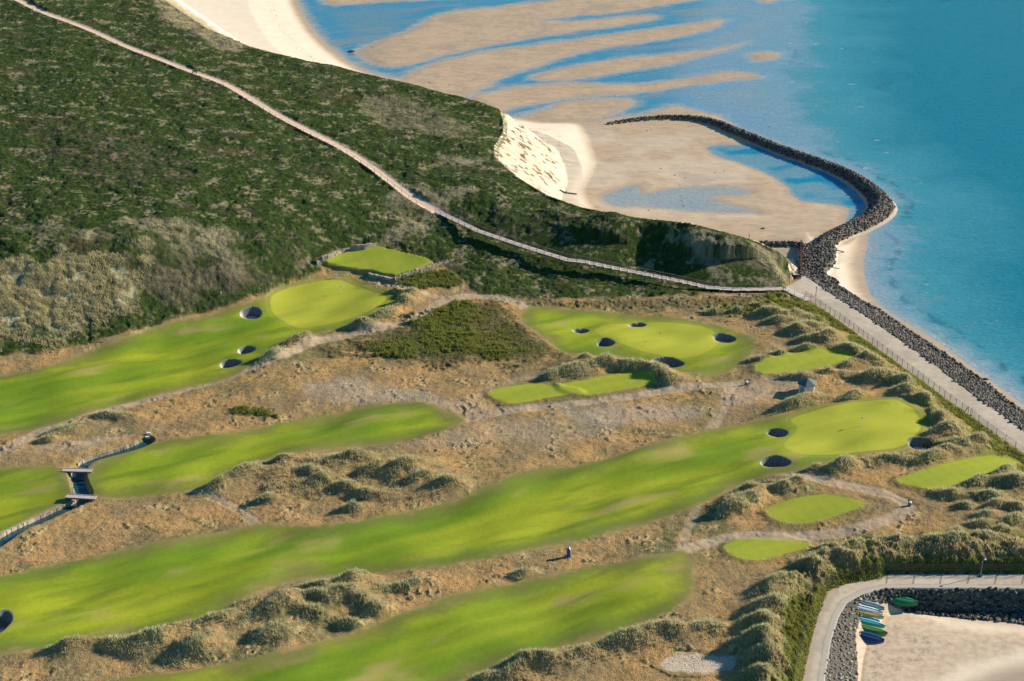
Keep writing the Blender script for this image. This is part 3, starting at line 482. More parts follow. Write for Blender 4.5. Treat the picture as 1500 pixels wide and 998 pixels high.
# stream water handled as its own surface
# ------------------------------------------------------------------ materials
def mat(name, build):
    m = bpy.data.materials.new(name); m.use_nodes = True; t = m.node_tree; b = t.nodes['Principled BSDF']; build(t, b); return m
def NN(t, typ, **k):
    n_ = t.nodes.new(typ)
    for a, v in k.items():
        if a.startswith('i_'): n_.inputs[a[2:].replace('_', ' ')].default_value = v
        else: setattr(n_, a, v)
    return n_
def ground_mat(name, rough=.9, spec=.15, s1=2.2, amp=.25, bump=.25, dist=.3, s2=9.0, stretch=(1, 1, 1), coat=0):
    def bld(t, b):
        at_ = NN(t, 'ShaderNodeAttribute', attribute_name='albedo'); tc = NN(t, 'ShaderNodeTexCoord'); mp = NN(t, 'ShaderNodeMapping'); mp.inputs['Scale'].default_value = stretch
        t.links.new(tc.outputs['Object'], mp.inputs['Vector'])
        a = NN(t, 'ShaderNodeTexNoise', i_Scale=s1, i_Detail=4.0, i_Roughness=.65); c = NN(t, 'ShaderNodeTexNoise', i_Scale=s2, i_Detail=2.0)
        for q in (a, c): t.links.new(mp.outputs[0], q.inputs['Vector'])
        ad = NN(t, 'ShaderNodeMath', operation='ADD'); t.links.new(a.outputs['Fac'], ad.inputs[0]); t.links.new(c.outputs['Fac'], ad.inputs[1])
        mr = NN(t, 'ShaderNodeMapRange'); mr.inputs[1].default_value = .6; mr.inputs[2].default_value = 1.4; mr.inputs[3].default_value = 1 - amp; mr.inputs[4].default_value = 1 + amp
        t.links.new(ad.outputs[0], mr.inputs[0])
        mx = NN(t, 'ShaderNodeVectorMath', operation='SCALE'); t.links.new(at_.outputs['Color'], mx.inputs[0]); t.links.new(mr.outputs[0], mx.inputs['Scale'])
        t.links.new(mx.outputs[0], b.inputs['Base Color']); b.inputs['Roughness'].default_value = rough; b.inputs['Specular IOR Level'].default_value = spec
        bp = NN(t, 'ShaderNodeBump'); bp.inputs['Strength'].default_value = bump; bp.inputs['Distance'].default_value = dist; t.links.new(ad.outputs[0], bp.inputs['Height']); t.links.new(bp.outputs[0], b.inputs['Normal'])
    return mat(name, bld)
M = {'turf': ground_mat('mown_turf', .85, .1, 1.2, .10, .12, .15, 6), 'rough': ground_mat('dry_rough', .95, .05, 1.8, .34, .7, .35, 6), 'heath': ground_mat('heather', .9, .08, 1.2, .38, .8, .5, 4.5),
 'sand': ground_mat('sand', .9, .1, .8, .07, .25, .12, 5, (.5, 1, 1)), 'flat': ground_mat('wet_sand', .55, .3, .5, .08, .25, .10, 3, (.35, 1.2, 1)), 'path': ground_mat('gravel', .9, .1, 2, .14, .3, .08, 8),
 'conc': ground_mat('concrete', .8, .2, .7, .07, .1, .05, 6), 'water': ground_mat('sea_water', .25, .18, .40, .16, .6, .3, 1.6, (.4, 1.3, 1)), 'rockg': ground_mat('rubble', .85, .2, 2, .3, .8, .4, 6)}
# ------------------------------------------------------------------ cut the sheet into named surfaces
cls = np.zeros((NV - 1, NU - 1), np.int32); names = []
def fc(A): return A[:-1, :-1]
def reg(name, mask, m, **kw):
    names.append((name, m, kw)); cls[fc(mask)] = len(names) - 1
reg('ground', np.ones(X.shape, bool), 'rough', kind='structure')
reg('hill', (heath > .5), 'heath', kind='structure')
reg('beach', (~LAND), 'sand', kind='structure')
reg('tidal_flat', (~LAND) & (Z < .26) & (~WATER), 'flat', kind='structure')
reg('sand_cliff', cliff & (Z > 1.2), 'sand', kind='structure')
reg('rubble_bank', rockzone, 'rockg', kind='structure')
reg('sea', WATER, 'water', kind='structure')
reg('tide_pool', WATER & inbay, 'water', kind='structure')
reg('path', (PW > .5) & (golf > .5), 'path', kind='structure')
for k in sdF: reg('fairway', (sdF[k] > 0) & LAND, 'turf', kind='structure')
for i, t in enumerate(sdT): reg('tee', t > 0, 'turf', kind='structure')
for k in sdG: reg('putting_green', sdG[k] > 0, 'turf', kind='structure')
reg('sandy_track', hp > .5, 'path', kind='structure')
reg('promenade', (sdPA > 0) & LAND, 'conc', kind='structure')
reg('promenade', (sdPB > 0) & LAND, 'conc', kind='structure')
BL = ['deep round bunker at the left front edge of the top left putting green','small bunker in the upper left fairway, the upper one of a close pair','small bunker in the upper left fairway, the lower one of a close pair','narrow bunker left of the upper right green, above the larger kidney shaped one','small bunker behind the upper right putting green','deep kidney shaped bunker with pale left lip, front left of the upper right green','bunker with a patch of sunlit white sand right of the upper right putting green','wide oval bunker below the upper right putting green above the grassy ridge','large oval shaded bunker in the fairway below the right putting green','round bunker at the left edge of the right putting green','shaded bunker right of the right putting green under the dune grass','dark bunker cut by the left edge of the picture in the long lower fairway']
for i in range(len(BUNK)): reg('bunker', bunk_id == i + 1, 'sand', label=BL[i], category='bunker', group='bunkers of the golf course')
vid = np.arange(NU * NV, dtype=np.int32).reshape(NV, NU)
quads = np.stack([vid[1:, :-1], vid[1:, 1:], vid[:-1, 1:], vid[:-1, :-1]], -1).reshape(-1, 4); clf = cls.ravel()
co = np.stack([X, Y, Z], -1).reshape(-1, 3).astype(F32); al = np.concatenate([np.clip(ALB, 0, .9), FUZ[..., None]], -1).reshape(-1, 4).astype(F32)
def npmesh(name, co_, faces, mt, colr=None, smooth_=True, parent=None, **kw):
    me = bpy.data.meshes.new(name); nv, k = len(co_), faces.shape[1]; me.vertices.add(nv); me.vertices.foreach_set('co', np.ascontiguousarray(co_, F32).ravel())
    me.loops.add(faces.size); me.loops.foreach_set('vertex_index', np.ascontiguousarray(faces, np.int32).ravel()); me.polygons.add(len(faces)); me.polygons.foreach_set('loop_start', np.arange(0, faces.size, k, dtype=np.int32)); me.polygons.foreach_set('loop_total', np.full(len(faces), k, np.int32))
    me.update(calc_edges=True)
    if smooth_: me.polygons.foreach_set('use_smooth', np.ones(len(faces), bool))
    else: me.polygons.foreach_set('use_smooth', np.zeros(len(faces), bool))
    if colr is not None:
        a = me.color_attributes.new('albedo', 'FLOAT_COLOR', 'POINT'); a.data.foreach_set('color', np.ascontiguousarray(colr, F32).ravel())
    me.materials.append(mt); o = bpy.data.objects.new(name, me); COL.objects.link(o)
    if parent: o.parent = parent
    for a_, v_ in kw.items(): o[a_] = v_
    return o
for i, (nm, mk, kw) in enumerate(names):
    q = quads[clf == i]
    if len(q) < 3: print('EMPTY', nm, i); continue
    u, inv = np.unique(q, return_inverse=True); npmesh(nm, co[u], inv.reshape(-1, 4), M[mk], al[u], **kw)
print('terrain', NU, NV)
# far sea out to the horizon and land below it
bx0 = [(-9000, -400), (9000, -400), (9000, 30000), (-9000, 30000)]
me = bpy.data.meshes.new('far_sea'); me.from_pydata([(a, b, -.6) for a, b in bx0], [], [(0, 1, 2, 3)]); a = me.color_attributes.new('albedo', 'FLOAT_COLOR', 'POINT')
for i in range(4): a.data[i].color = (.01, .13, .2, 0)
me.materials.append(M['water']); o = bpy.data.objects.new('sea', me); COL.objects.link(o); o['kind'] = 'structure'
# ================================================================== objects
def pmat(name, col, rough=.7, var=.15, sc_=4, met=0, spec=.3, island=0):
    def bld(t, b):
        tc = NN(t, 'ShaderNodeTexCoord'); a = NN(t, 'ShaderNodeTexNoise', i_Scale=sc_, i_Detail=4.0); t.links.new(tc.outputs['Object'], a.inputs['Vector'])
        mr = NN(t, 'ShaderNodeMapRange'); mr.inputs[1].default_value = .3; mr.inputs[2].default_value = .7; mr.inputs[3].default_value = 1 - var; mr.inputs[4].default_value = 1 + var; t.links.new(a.outputs['Fac'], mr.inputs[0])
        mx = NN(t, 'ShaderNodeVectorMath', operation='SCALE'); mx.inputs[0].default_value = col; fac = mr.outputs[0]
        if island:
            g = NN(t, 'ShaderNodeNewGeometry'); oi = NN(t, 'ShaderNodeObjectInfo'); ad = NN(t, 'ShaderNodeMath', operation='ADD'); fr_ = NN(t, 'ShaderNodeMath', operation='FRACT'); t.links.new(g.outputs['Random Per Island'], ad.inputs[0]); t.links.new(oi.outputs['Random'], ad.inputs[1]); t.links.new(ad.outputs[0], fr_.inputs[0])
            m2 = NN(t, 'ShaderNodeMapRange'); m2.inputs[3].default_value = 1 - island; m2.inputs[4].default_value = 1 + island; t.links.new(fr_.outputs[0], m2.inputs[0]); mu = NN(t, 'ShaderNodeMath', operation='MULTIPLY'); t.links.new(fac, mu.inputs[0]); t.links.new(m2.outputs[0], mu.inputs[1]); fac = mu.outputs[0]
        t.links.new(fac, mx.inputs['Scale']); t.links.new(mx.outputs[0], b.inputs['Base Color']); b.inputs['Roughness'].default_value = rough; b.inputs['Metallic'].default_value = met; b.inputs['Specular IOR Level'].default_value = spec
        bp = NN(t, 'ShaderNodeBump'); bp.inputs['Strength'].default_value = .3; bp.inputs['Distance'].default_value = .03; t.links.new(a.outputs['Fac'], bp.inputs['Height']); t.links.new(bp.outputs[0], b.inputs['Normal'])
    return mat(name, bld)
P_ = {'rock': pmat('basalt', (.095,.09,.083), .7, .3, 3, island=.9), 'shingle': pmat('grey_shingle', (.27,.25,.22), .8, .25, 3, island=.6), 'stone': pmat('field_stone', (.36,.31,.25), .85, .2, 3, island=.3), 'wood': pmat('weathered_deck', (.52,.46,.40), .8, .12, 2), 'post': pmat('grey_post', (.10,.085,.07), .8, .2, 5), 'rail': pmat('grey_rail', (.20,.19,.18), .7, .15, 4), 'bridge': pmat('bleached_planks', (.50,.43,.41), .8, .1, 2),
 'wire': pmat('fence_wire', (.16,.155,.16), .5, .1, 3, .4), 'white': pmat('white_paint', (.82,.80,.76), .5, .05), 'teal': pmat('teal_roof', (.10,.14,.14), .5, .15, 3), 'wall': pmat('grey_boards', (.74,.71,.68), .75, .15, 3), 'door': pmat('blue_grey_door', (.28,.32,.34), .6, .1), 'black': pmat('black_rubber', (.025,.025,.03), .8, .1), 'rust': pmat('rusty_steel', (.20,.10,.065), .85, .3, 2),
 'blue': pmat('blue_paint', (.02,.09,.42), .4, .05), 'metal': pmat('galvanised_steel', (.35,.36,.36), .4, .1, 4, .7), 'stream': pmat('stream_water', (.012,.06,.085), .08, .2, 1, 0, .6), 'log': pmat('driftwood', (.13,.10,.075), .9, .2), 'grey': pmat('grey_plastic', (.16,.20,.23), .6, .1), 'red': pmat('red_cloth', (.7,.05,.04), .7, .1), 'yellow_cloth': pmat('yellow_cloth', (.75,.62,.08), .7, .1)}
ICO = None
class MB:
    def __init__(s): s.v = []; s.f = []
    def box(s, c, size, rz=0.0, taper=1.0, jit=0):
        b = len(s.v); cs, sn = math.cos(rz), math.sin(rz)
        for dz in (-1, 1):
            for dx, dy in ((-1, -1), (1, -1), (1, 1), (-1, 1)):
                k = taper if dz > 0 else 1; x = dx * size[0] / 2 * k; y = dy * size[1] / 2 * k; j = [random.uniform(-jit, jit) for _ in range(3)]
                s.v.append((c[0] + x * cs - y * sn + j[0], c[1] + x * sn + y * cs + j[1], c[2] + dz * size[2] / 2 + j[2]))
        s.f += [tuple(b + i for i in q) for q in ((3, 2, 1, 0), (4, 5, 6, 7), (0, 1, 5, 4), (1, 2, 6, 5), (2, 3, 7, 6), (3, 0, 4, 7))]; return s
    def bar(s, p0, p1, w_, h_=None):
        p0, p1 = Vector(p0), Vector(p1); d = (p1 - p0); L = d.length
        if L < 1e-6: return s
        d.normalize(); up = Vector((0, 0, 1)) if abs(d.z) < .95 else Vector((1, 0, 0)); a = d.cross(up).normalized(); u = a.cross(d).normalized(); h_ = h_ or w_; b = len(s.v)
        for p in (p0, p1):
            for i, j in ((-1, -1), (1, -1), (1, 1), (-1, 1)): s.v.append(tuple(p + a * (i * w_ / 2) + u * (j * h_ / 2)))
        s.f += [tuple(b + i for i in q) for q in ((0, 1, 2, 3), (7, 6, 5, 4), (4, 5, 1, 0), (5, 6, 2, 1), (6, 7, 3, 2), (7, 4, 0, 3))]; return s
    def lathe(s, c, prof, n=12, rot_=0):
        b = len(s.v)
        for r, z in prof:
            for i in range(n): a = 2 * math.pi * i / n + rot_; s.v.append((c[0] + r * math.cos(a), c[1] + r * math.sin(a), c[2] + z))
        for k in range(len(prof) - 1):
            for i in range(n): j = (i + 1) % n; s.f.append((b + k * n + i, b + k * n + j, b + (k + 1) * n + j, b + (k + 1) * n + i))
        s.f.append(tuple(b + i for i in range(n))[::-1]); s.f.append(tuple(b + (len(prof) - 1) * n + i for i in range(n))); return s
    def build(s, name, m, parent=None, origin=None, **kw):
        o3 = Vector(origin) if origin is not None else (Vector(parent.location) if parent else Vector((0, 0, 0)))
        if parent is not None and parent.parent is not None: o3 = Vector(parent.parent.location)
        me = bpy.data.meshes.new(name); me.from_pydata([tuple(Vector(v) - o3) for v in s.v], [], s.f); me.update(); me.materials.append(P_[m] if isinstance(m, str) else m)
        o = bpy.data.objects.new(name, me); COL.objects.link(o)
        if parent: o.parent = parent
        elif origin is not None: o.location = o3
        for a_, v_ in kw.items(): o[a_] = v_
        return o
def thing(name, loc, label, cat, group=None):
    o = bpy.data.objects.new(name, None); COL.objects.link(o); o.location = loc; o['label'] = label; o['category'] = cat; o.empty_display_size = .5
    if group: o['group'] = group
    return o
def wpt(u, v, z): p = at(u, v, z); return Vector((p[0], p[1], z))
def resample(P, step):
    P = [Vector(p) for p in P]; L = [0]
    for a, b in zip(P, P[1:]): L.append(L[-1] + (b - a).length)
    n_ = max(2, int(L[-1] / step) + 1); out_ = []
    for q in np.linspace(0, L[-1], n_):
        k = min(np.searchsorted(L, q, 'right') - 1, len(P) - 2); t = (q - L[k]) / max(L[k + 1] - L[k], 1e-6); out_.append(P[k].lerp(P[k + 1], t))
    return out_
def on_ground(uvs): return [gpick(u, v) for u, v in uvs]
# ---- boulders
ICOV = None
def rock_variants(nv=9):
    import bmesh
    R = []
    for i in range(nv):
        bm = bmesh.new(); bmesh.ops.create_icosphere(bm, subdivisions=1, radius=1); bm.verts.ensure_lookup_table()
        V = np.array([v.co[:] for v in bm.verts]); Fc = np.array([[l.index for l in f.verts] for f in bm.faces]); bm.free()
        g = np.random.default_rng(i + 3); 
        for _ in range(7):
            nrm = g.normal(size=3); nrm /= np.linalg.norm(nrm); d = .55 + .3 * g.random(); q = V @ nrm; V = V - np.maximum(q - d, 0)[:, None] * nrm
        V *= np.array([1.0, .7 + .3 * g.random(), .6 + .25 * g.random()]); R.append((V, Fc))
    return R
RV = rock_variants()
ux0, ux1 = X.min(), X.max()
def rock_sites(step):
    pts = []
    reg_ = [(-40, -20, 1560, 1010)]
    ys = np.arange(180, 640, step); out_ = []
    for y in ys:
        lo = at(840, 0, 0)[0] - 20; xs = np.arange(20, 240, step) + (rng.random() * step); out_.append(np.stack([xs, np.full(len(xs), y)], -1))
    P = np.concatenate(out_); P = P + rng.uniform(-.42, .42, P.shape) * step; return P
RP = rock_sites(.78); _x2 = rock_sites(.62); _x2 = _x2[(_x2[:, 1] < 262) & (_x2[:, 0] > hxl[0])]; RP = np.concatenate([RP, _x2]); zz_ = samp(rz, RP[:, 0], RP[:, 1]); RP = RP[zz_ > .5]; rzz = gz(RP[:, 0], RP[:, 1]); pu, pv = proj(RP[:, 0], RP[:, 1], rzz)
fr_ = (pu > -30) & (pu < 1640) & (pv > -10) & (pv < 1040); RP, rzz, pu, pv = RP[fr_], rzz[fr_], pu[fr_], pv[fr_]
ry = RP[:, 1]; rs = rng.uniform(.30, .62, len(RP)) * np.where((pu < 1290) & (pv > 840), .72, 1.0)
print('rocks', len(RP))
big = np.argsort(-(rs * (pv + 538)) * ((pu > 5) & (pu < 1495) & (pv < 990) & (pv > 5)))[:300]; isbig = np.zeros(len(RP), bool); isbig[big] = True
rmesh = []; rmesh2 = []
for V, Fc in RV:
    me = bpy.data.meshes.new('boulder'); me.from_pydata([tuple(v) for v in V], [], [tuple(f) for f in Fc]); me.materials.append(P_['rock']); rmesh.append(me); m2_ = me.copy(); m2_.materials.clear(); m2_.materials.append(P_['shingle']); rmesh2.append(m2_)
isleft = (pu < 1285) & (pv > 865)
for i in big:
    o = bpy.data.objects.new('boulder', (rmesh2 if isleft[i] else rmesh)[int(rng.integers(0, 9))]); COL.objects.link(o); r = rs[i]; o.location = (RP[i, 0], RP[i, 1], rzz[i] + r * .15); o.scale = (r, r, r); o.rotation_euler = tuple(rng.uniform(-.6, .6, 2)) + (float(rng.uniform(0, 6.28)),)
    low = pv[i] > 780
    o['label'] = (('small pale grey stone of the shingle slope left of the harbour beach, packed among others' if isleft[i] else 'dark boulder of the shaded bank below the lower promenade, packed among others') if low else 'dark angular boulder of the sea wall bank between promenade and shore, packed among others'); o['category'] = 'boulder'; o['group'] = ('stones of the shingle slope' if isleft[i] else 'boulders of the shaded harbour bank') if low else 'boulders of the sea wall bank'
def rock_stuff(sel, mt, label):
    Vs = []; Fs = []; off = 0
    for k in range(9):
        ii = sel[k::9]; V, Fc = RV[k]; a = rng.uniform(0, 6.28, len(ii)); b = rng.uniform(-.6, .6, len(ii)); ca, sa, cb, sb = np.cos(a), np.sin(a), np.cos(b), np.sin(b)
        W = V[None] * rs[ii][:, None, None]; y1 = W[..., 1] * cb[:, None] - W[..., 2] * sb[:, None]; z1 = W[..., 1] * sb[:, None] + W[..., 2] * cb[:, None]
        W = np.stack([W[..., 0] * ca[:, None] - y1 * sa[:, None] + RP[ii, 0][:, None], W[..., 0] * sa[:, None] + y1 * ca[:, None] + RP[ii, 1][:, None], z1 + (rzz[ii] + rs[ii] * .15)[:, None]], -1)
        Fs.append((Fc[None] + (off + np.arange(len(ii)) * len(V))[:, None, None]).reshape(-1, 3)); Vs.append(W.reshape(-1, 3)); off += len(ii) * len(V)
    npmesh('boulders', np.concatenate(Vs), np.concatenate(Fs), P_[mt], None, False, kind='stuff', label=label, category='boulders')
rock_stuff(np.where(~isbig & ~isleft)[0], 'rock', 'dark boulders heaped along the sea wall and the curved breakwater')
if (~isbig & isleft).sum() > 9: rock_stuff(np.where(~isbig & isleft)[0], 'shingle', 'grey shingle stones between the lower promenade and the harbour beach')
# ---- grass blades
def blade_mat():
    def bld(t, b):
        at_ = NN(t, 'ShaderNodeAttribute', attribute_name='albedo'); tc = NN(t, 'ShaderNodeTexCoord'); a = NN(t, 'ShaderNodeTexNoise', i_Scale=1.5); t.links.new(tc.outputs['Object'], a.inputs['Vector'])
        mr = NN(t, 'ShaderNodeMapRange'); mr.inputs[3].default_value = .75; mr.inputs[4].default_value = 1.25; t.links.new(a.outputs['Fac'], mr.inputs[0]); mx = NN(t, 'ShaderNodeVectorMath', operation='SCALE'); t.links.new(at_.outputs['Color'], mx.inputs[0]); t.links.new(mr.outputs[0], mx.inputs['Scale']); t.links.new(mx.outputs[0], b.inputs['Base Color']); b.inputs['Roughness'].default_value = .7; b.inputs['Specular IOR Level'].default_value = .15
        tr = NN(t, 'ShaderNodeBsdfTranslucent'); t.links.new(mx.outputs[0], tr.inputs[0]); ms = NN(t, 'ShaderNodeMixShader'); ms.inputs[0].default_value = .42; o_ = t.nodes['Material Output']; t.links.new(b.outputs[0], ms.inputs[1]); t.links.new(tr.outputs[0], ms.inputs[2]); t.links.new(ms.outputs[0], o_.inputs[0])
    return mat('grass_blades', bld)
BM = blade_mat()
def blades(name, bx, by, hgt, wid, lx, ly, c1, c2, seed=0, origin=None, tipk=(.7, 1.35), **kw):
    g = np.random.default_rng(seed); n_ = len(bx); bz = gz(bx, by) - .08; th = g.uniform(0, np.pi, n_); w2 = wid / 2
    dx, dy = np.cos(th) * w2, np.sin(th) * w2; V = np.zeros((n_, 3, 3)); V[:, 0] = np.stack([bx - dx, by - dy, bz], -1); V[:, 1] = np.stack([bx + dx, by + dy, bz], -1); V[:, 2] = np.stack([bx + lx, by + ly, bz + hgt], -1)
    t = g.random((n_, 1)); col_ = np.array(c1) * (1 - t) + np.array(c2) * t; col_ = col_ * g.uniform(.75, 1.2, (n_, 1)); col3 = np.repeat(col_[:, None], 3, 1); col3[:, :2] *= tipk[0]; col3[:, 2] *= tipk[1]; A4 = np.concatenate([np.clip(col3, 0, .85).reshape(-1, 3), np.ones((n_ * 3, 1))], 1)
    V = V.reshape(-1, 3)
    if origin is not None: V = V - np.array(origin)
    o = npmesh(name, V, np.arange(n_ * 3).reshape(-1, 3), BM, A4, False, **kw)
    if origin is not None: o.location = origin
    return o
cellA = (np.abs(np.gradient(X, axis=1) * np.gradient(Y, axis=0))).astype(F32)
PU, PV = proj(X, Y, Z); INF = (PU > -40) & (PU < 1540) & (PV > -20) & (PV < 1030)
def scatter(weight, n_, seed):
    g = np.random.default_rng(seed); p = (weight * cellA * INF).ravel().astype(np.float64); p = np.maximum(p, 0); cs = np.cumsum(p); idx = np.searchsorted(cs, g.random(n_) * cs[-1]); idx = np.minimum(idx, X.size - 1)
    j, i = np.divmod(idx, NU); return X[j, i] + g.uniform(-.2, .2, n_), Y[j, i] + g.uniform(-.3, .3, n_), j, i
def tufts(name, weight, n_, nb, hr, spread, wid, c1, c2, seed, **kw):
    g = np.random.default_rng(seed + 500); x, y, j, i = scatter(weight, n_, seed); x = np.repeat(x, nb); y = np.repeat(y, nb); a = g.uniform(0, 6.28, len(x)); r = spread * np.sqrt(g.random(len(x))); hh = g.uniform(*hr, len(x)) * np.repeat(g.uniform(.7, 1.2, n_), nb)
    bx, by = x + np.cos(a) * r, y + np.sin(a) * r; ln = hh * .45
    return blades(name, bx, by, hh, np.full(len(bx), wid), np.cos(a) * ln * r / spread - hh * .12, np.sin(a) * ln * r / spread, c1, c2, seed, kind='stuff', **kw)
PAL, DRY = (.66,.62,.40), (.38,.37,.21)
from collections import defaultdict
areas = defaultdict(list)
for m_ in MLIST: areas[m_[0]].append(m_)
ORD = ['first','second','third','fourth','fifth','sixth','seventh','eighth','ninth','tenth','eleventh','twelfth']
def ordinal(k): return ORD[k] if k < 12 else {12:'thirteenth',13:'fourteenth',14:'fifteenth',15:'sixteenth',16:'seventeenth',17:'eighteenth',18:'nineteenth',19:'twentieth',20:'twenty-first',21:'twenty-second',22:'twenty-third',23:'twenty-fourth'}.get(k, str(k + 1) + 'th')
ci = 0
for area, L in areas.items():
    L = sorted(L, key=lambda t: t[1]); big_i = max(range(len(L)), key=lambda q: L[q][5] * L[q][6])
    for k, (_, u, v, cx_, cy_, ra, rb) in enumerate(L):
        g = np.random.default_rng(900 + ci); ci += 1; nb = int(min(2400, 90 * ra * rb + 220)); r = np.sqrt(g.random(nb)) * 1.0; a = g.uniform(0, 6.28, nb); irr = 1 + .28 * np.sin(2 * a + ci) + .2 * np.sin(5 * a + 2 * ci) + .12 * np.sin(9 * a + ci)
        th_ = math.radians(12 + 22 * math.sin(u * .37 + v)); bx, by = np.cos(a) * r * ra * irr * 1.05 - ra * .22, np.sin(a) * r * rb * irr * .85; bx, by = cx_ + bx * math.cos(th_) - by * math.sin(th_), cy_ + bx * math.sin(th_) + by * math.cos(th_);  okm = samp(np.clip(mown, -9, 9), bx, by) < .0; bx, by, a, r = bx[okm], by[okm], a[okm], r[okm]
        if len(bx) < 20: continue
        hh = g.uniform(.2, 1.15, len(bx)) * (1.05 - .4 * r) * (1 + .5 * fbm(bx, by, 1.2, 2, 49)); ln = hh * .55 * r
        green = .5 + .5 * math.sin(ci * 1.7); lab = ('largest' if k == big_i else ordinal(k) + ' from the left')
        lb = 'dune grass clump %s, %s' % (area, lab)
        if len(lb.split()) > 16: lb = 'grass clump %s, %s' % (area, lab)
        blades('dune_grass_clump', bx, by, hh, g.uniform(.07, .15, len(bx)), np.cos(a) * ln - .1, np.sin(a) * ln, PAL, (.33 + .10 * green, .40, .22), ci, origin=(cx_, cy_, float(gz(cx_, cy_))), label=lb, category='grass clump', group='clumps of dune grass ' + area)
DRF = 1.0 if not os.environ.get('DRAFT') else .35
notpath = (1 - np.clip(PW * 1.3, 0, 1)) * (1 - sst(-.7, -.1, mown)) * (sdS > 2)
tufts('dune_grass', (np.clip(ridge - .35, 0, 1) * 1.2 + marram * .5) * rough * notpath * (n2 > -.15), int(7500 * DRF), 9, (.35, .85), .45, .13, PAL, (.50,.38,.19), 11, label='pale marram grass covering the dune ridges', category='dune grass')
tufts('dune_grass', (marram2 + .4 * heath * sst(.05, .2, ALB[..., 0] - .19)) * sst(-.25, .25, n2 + n3 * .5) * (hp < .3), int(9000 * DRF), 8, (.4, .85), .5, .15, (.75,.66,.42), (.40,.36,.20), 12, label='tawny grass covering the steep hill side above the upper left fairway', category='dune grass')
tufts('coastal_scrub', rough * notpath * (ALB[..., 1] > ALB[..., 0] * 1.02) , int(11000 * DRF), 9, (.3, .75), .5, .17, (.34,.34,.09), (.12,.16,.04), 13, label='low green scrub beside the promenades and in the rough', category='scrub')
tufts('dry_grass', rough * notpath * (1 - bare) * (n3 + n2 > -.2), int(20000 * DRF), 6, (.10, .32), .4, .11, (.62,.43,.21), (.36,.27,.13), 14, label='short dry brown grass of the rough between the fairways', category='dry grass')
tufts('heather', heath * (1 - marram2) * HF * (hb > -.1), int(24000 * DRF), 6, (.08, .30), .5, .26, (.075,.122,.026), (.038,.070,.020), 15, label='dark green heather and low shrubs covering the hill', category='heather')
# ---- golf furniture
def flagstick(u, v, fm, label):
    p = gpick(u, v); t = thing('flagstick', p, label, 'golf flag', 'flagsticks on the putting greens')
    MB().lathe(p, [(.035, 0), (.03, 2.3)], 8).build('pole', 'white', t); fb = MB(); b = len(fb.v)
    for i in range(5): 
        x = .03 + i * .13; y = .05 * math.sin(i * 1.7)
        fb.v += [(p.x + x, p.y + y, p.z + 2.28 - .01 * i), (p.x + x, p.y + y, p.z + 1.84 + .01 * i)]
    fb.f += [(2 * i, 2 * i + 1, 2 * i + 3, 2 * i + 2) for i in range(4)]; o = fb.build('flag', fm, t); sm = o.modifiers.new('s', 'SOLIDIFY'); sm.thickness = .015
    MB().lathe(p, [(.11, .012), (.11, .02)], 12).build('cup', 'black', t)
flagstick(1260, 624, 'white', 'white flagstick standing on the right putting green below the grey hut')
flagstick(965, 499, 'yellow_cloth', 'thin flagstick in the middle of the upper right putting green between four bunkers')
flagstick(499, 430, 'white', 'small flagstick on the top left putting green below the stone-walled tee')
def ball_washer(u, v, label, s_=1.0):
    p = gpick(u, v); t = thing('ball_washer', p, label, 'ball washer', 'ball washers beside the cart paths')
    MB().lathe(p, [(.07, 0), (.06, 1.25)], 8).build('post', 'post', t); MB().lathe(p + Vector((.38, 0, 0)), [(.26, 0), (.32, .15), (.32, .72), (.27, .78)], 12).build('bin', 'grey', t)
    lid = MB().lathe(p + Vector((.38, 0, .78)), [(.36, 0), (.34, .1), (.12, .2)], 12).build('lid', 'white', t); MB().box(p + Vector((0, 0, 1.3)), (.26, .2, .3)).build('washer_box', 'black', t)
ball_washer(1330, 741, 'grey bin with white lid and dark post beside the bend of the lower right path')
ball_washer(1091, 564, 'dark post and pale-topped bin on the sandy patch left of the hut')
# blue marker
p = gpick(833, 815); t = thing('course_marker', p, 'tall narrow blue marker with white edge standing in the rough above the bottom fairway', 'marker')
def slab_(pts, th, off):
    m = MB(); n_ = len(pts)
    for y in (off, off + th): m.v += [(p.x + a, p.y + y, p.z + b) for a, b in pts]
    m.f = [tuple(range(n_)), tuple(range(2 * n_ - 1, n_ - 1, -1))] + [(i, i + n_, (i + 1) % n_ + n_, (i + 1) % n_) for i in range(n_)]; return m
slab_([(-.38, 0), (.34, 0), (.24, 1.5), (.02, 1.95), (-.34, 1.6)], .5, -.25).build('body', 'blue', t); slab_([(.352, 0), (.45, .02), (.33, 1.55), (.08, 2.06), (-.02, 2.0), (.252, 1.52)], .54, -.27).build('edge', 'white', t); MB().box(p + Vector((0, 0, .06)), (1.0, .7, .12)).build('foot', 'grey', t)
# white board by the top left green
p = gpick(493, 408); t = thing('tee_sign', p, 'small white board on legs left of the stone-walled tee', 'sign')
MB().box(p + Vector((0, 0, .85)), (.9, .12, .75), .2, .92).build('board', 'white', t); [MB().bar(p + Vector((dx, 0, 0)), p + Vector((dx, 0, .6)), .08).build('leg', 'white', t) for dx in (-.3, .3)]
p = gpick(324, 432); t = thing('distance_post', p, 'short white post at the foot of the hill above the top left bunker', 'post'); MB().box(p + Vector((0, 0, .35)), (.14, .14, .8), 0, .9).build('shaft', 'white', t); MB().lathe(p + Vector((0, 0, .75)), [(.13, 0), (.11, .1), (.03, .2)], 8).build('cap', 'white', t)
# culvert blocks
for (u, v), lb in (((218, 636), 'upper white culvert block at the head of the stream'), ((216, 642), 'lower white culvert block at the head of the stream')):
    p = gpick(u, v); MB().box(p + Vector((0, 0, .2)), (.95, .4, .45), .1, .92, .03).build('culvert_block', 'white', None, p, label=lb, category='concrete block', group='white blocks at the stream head')
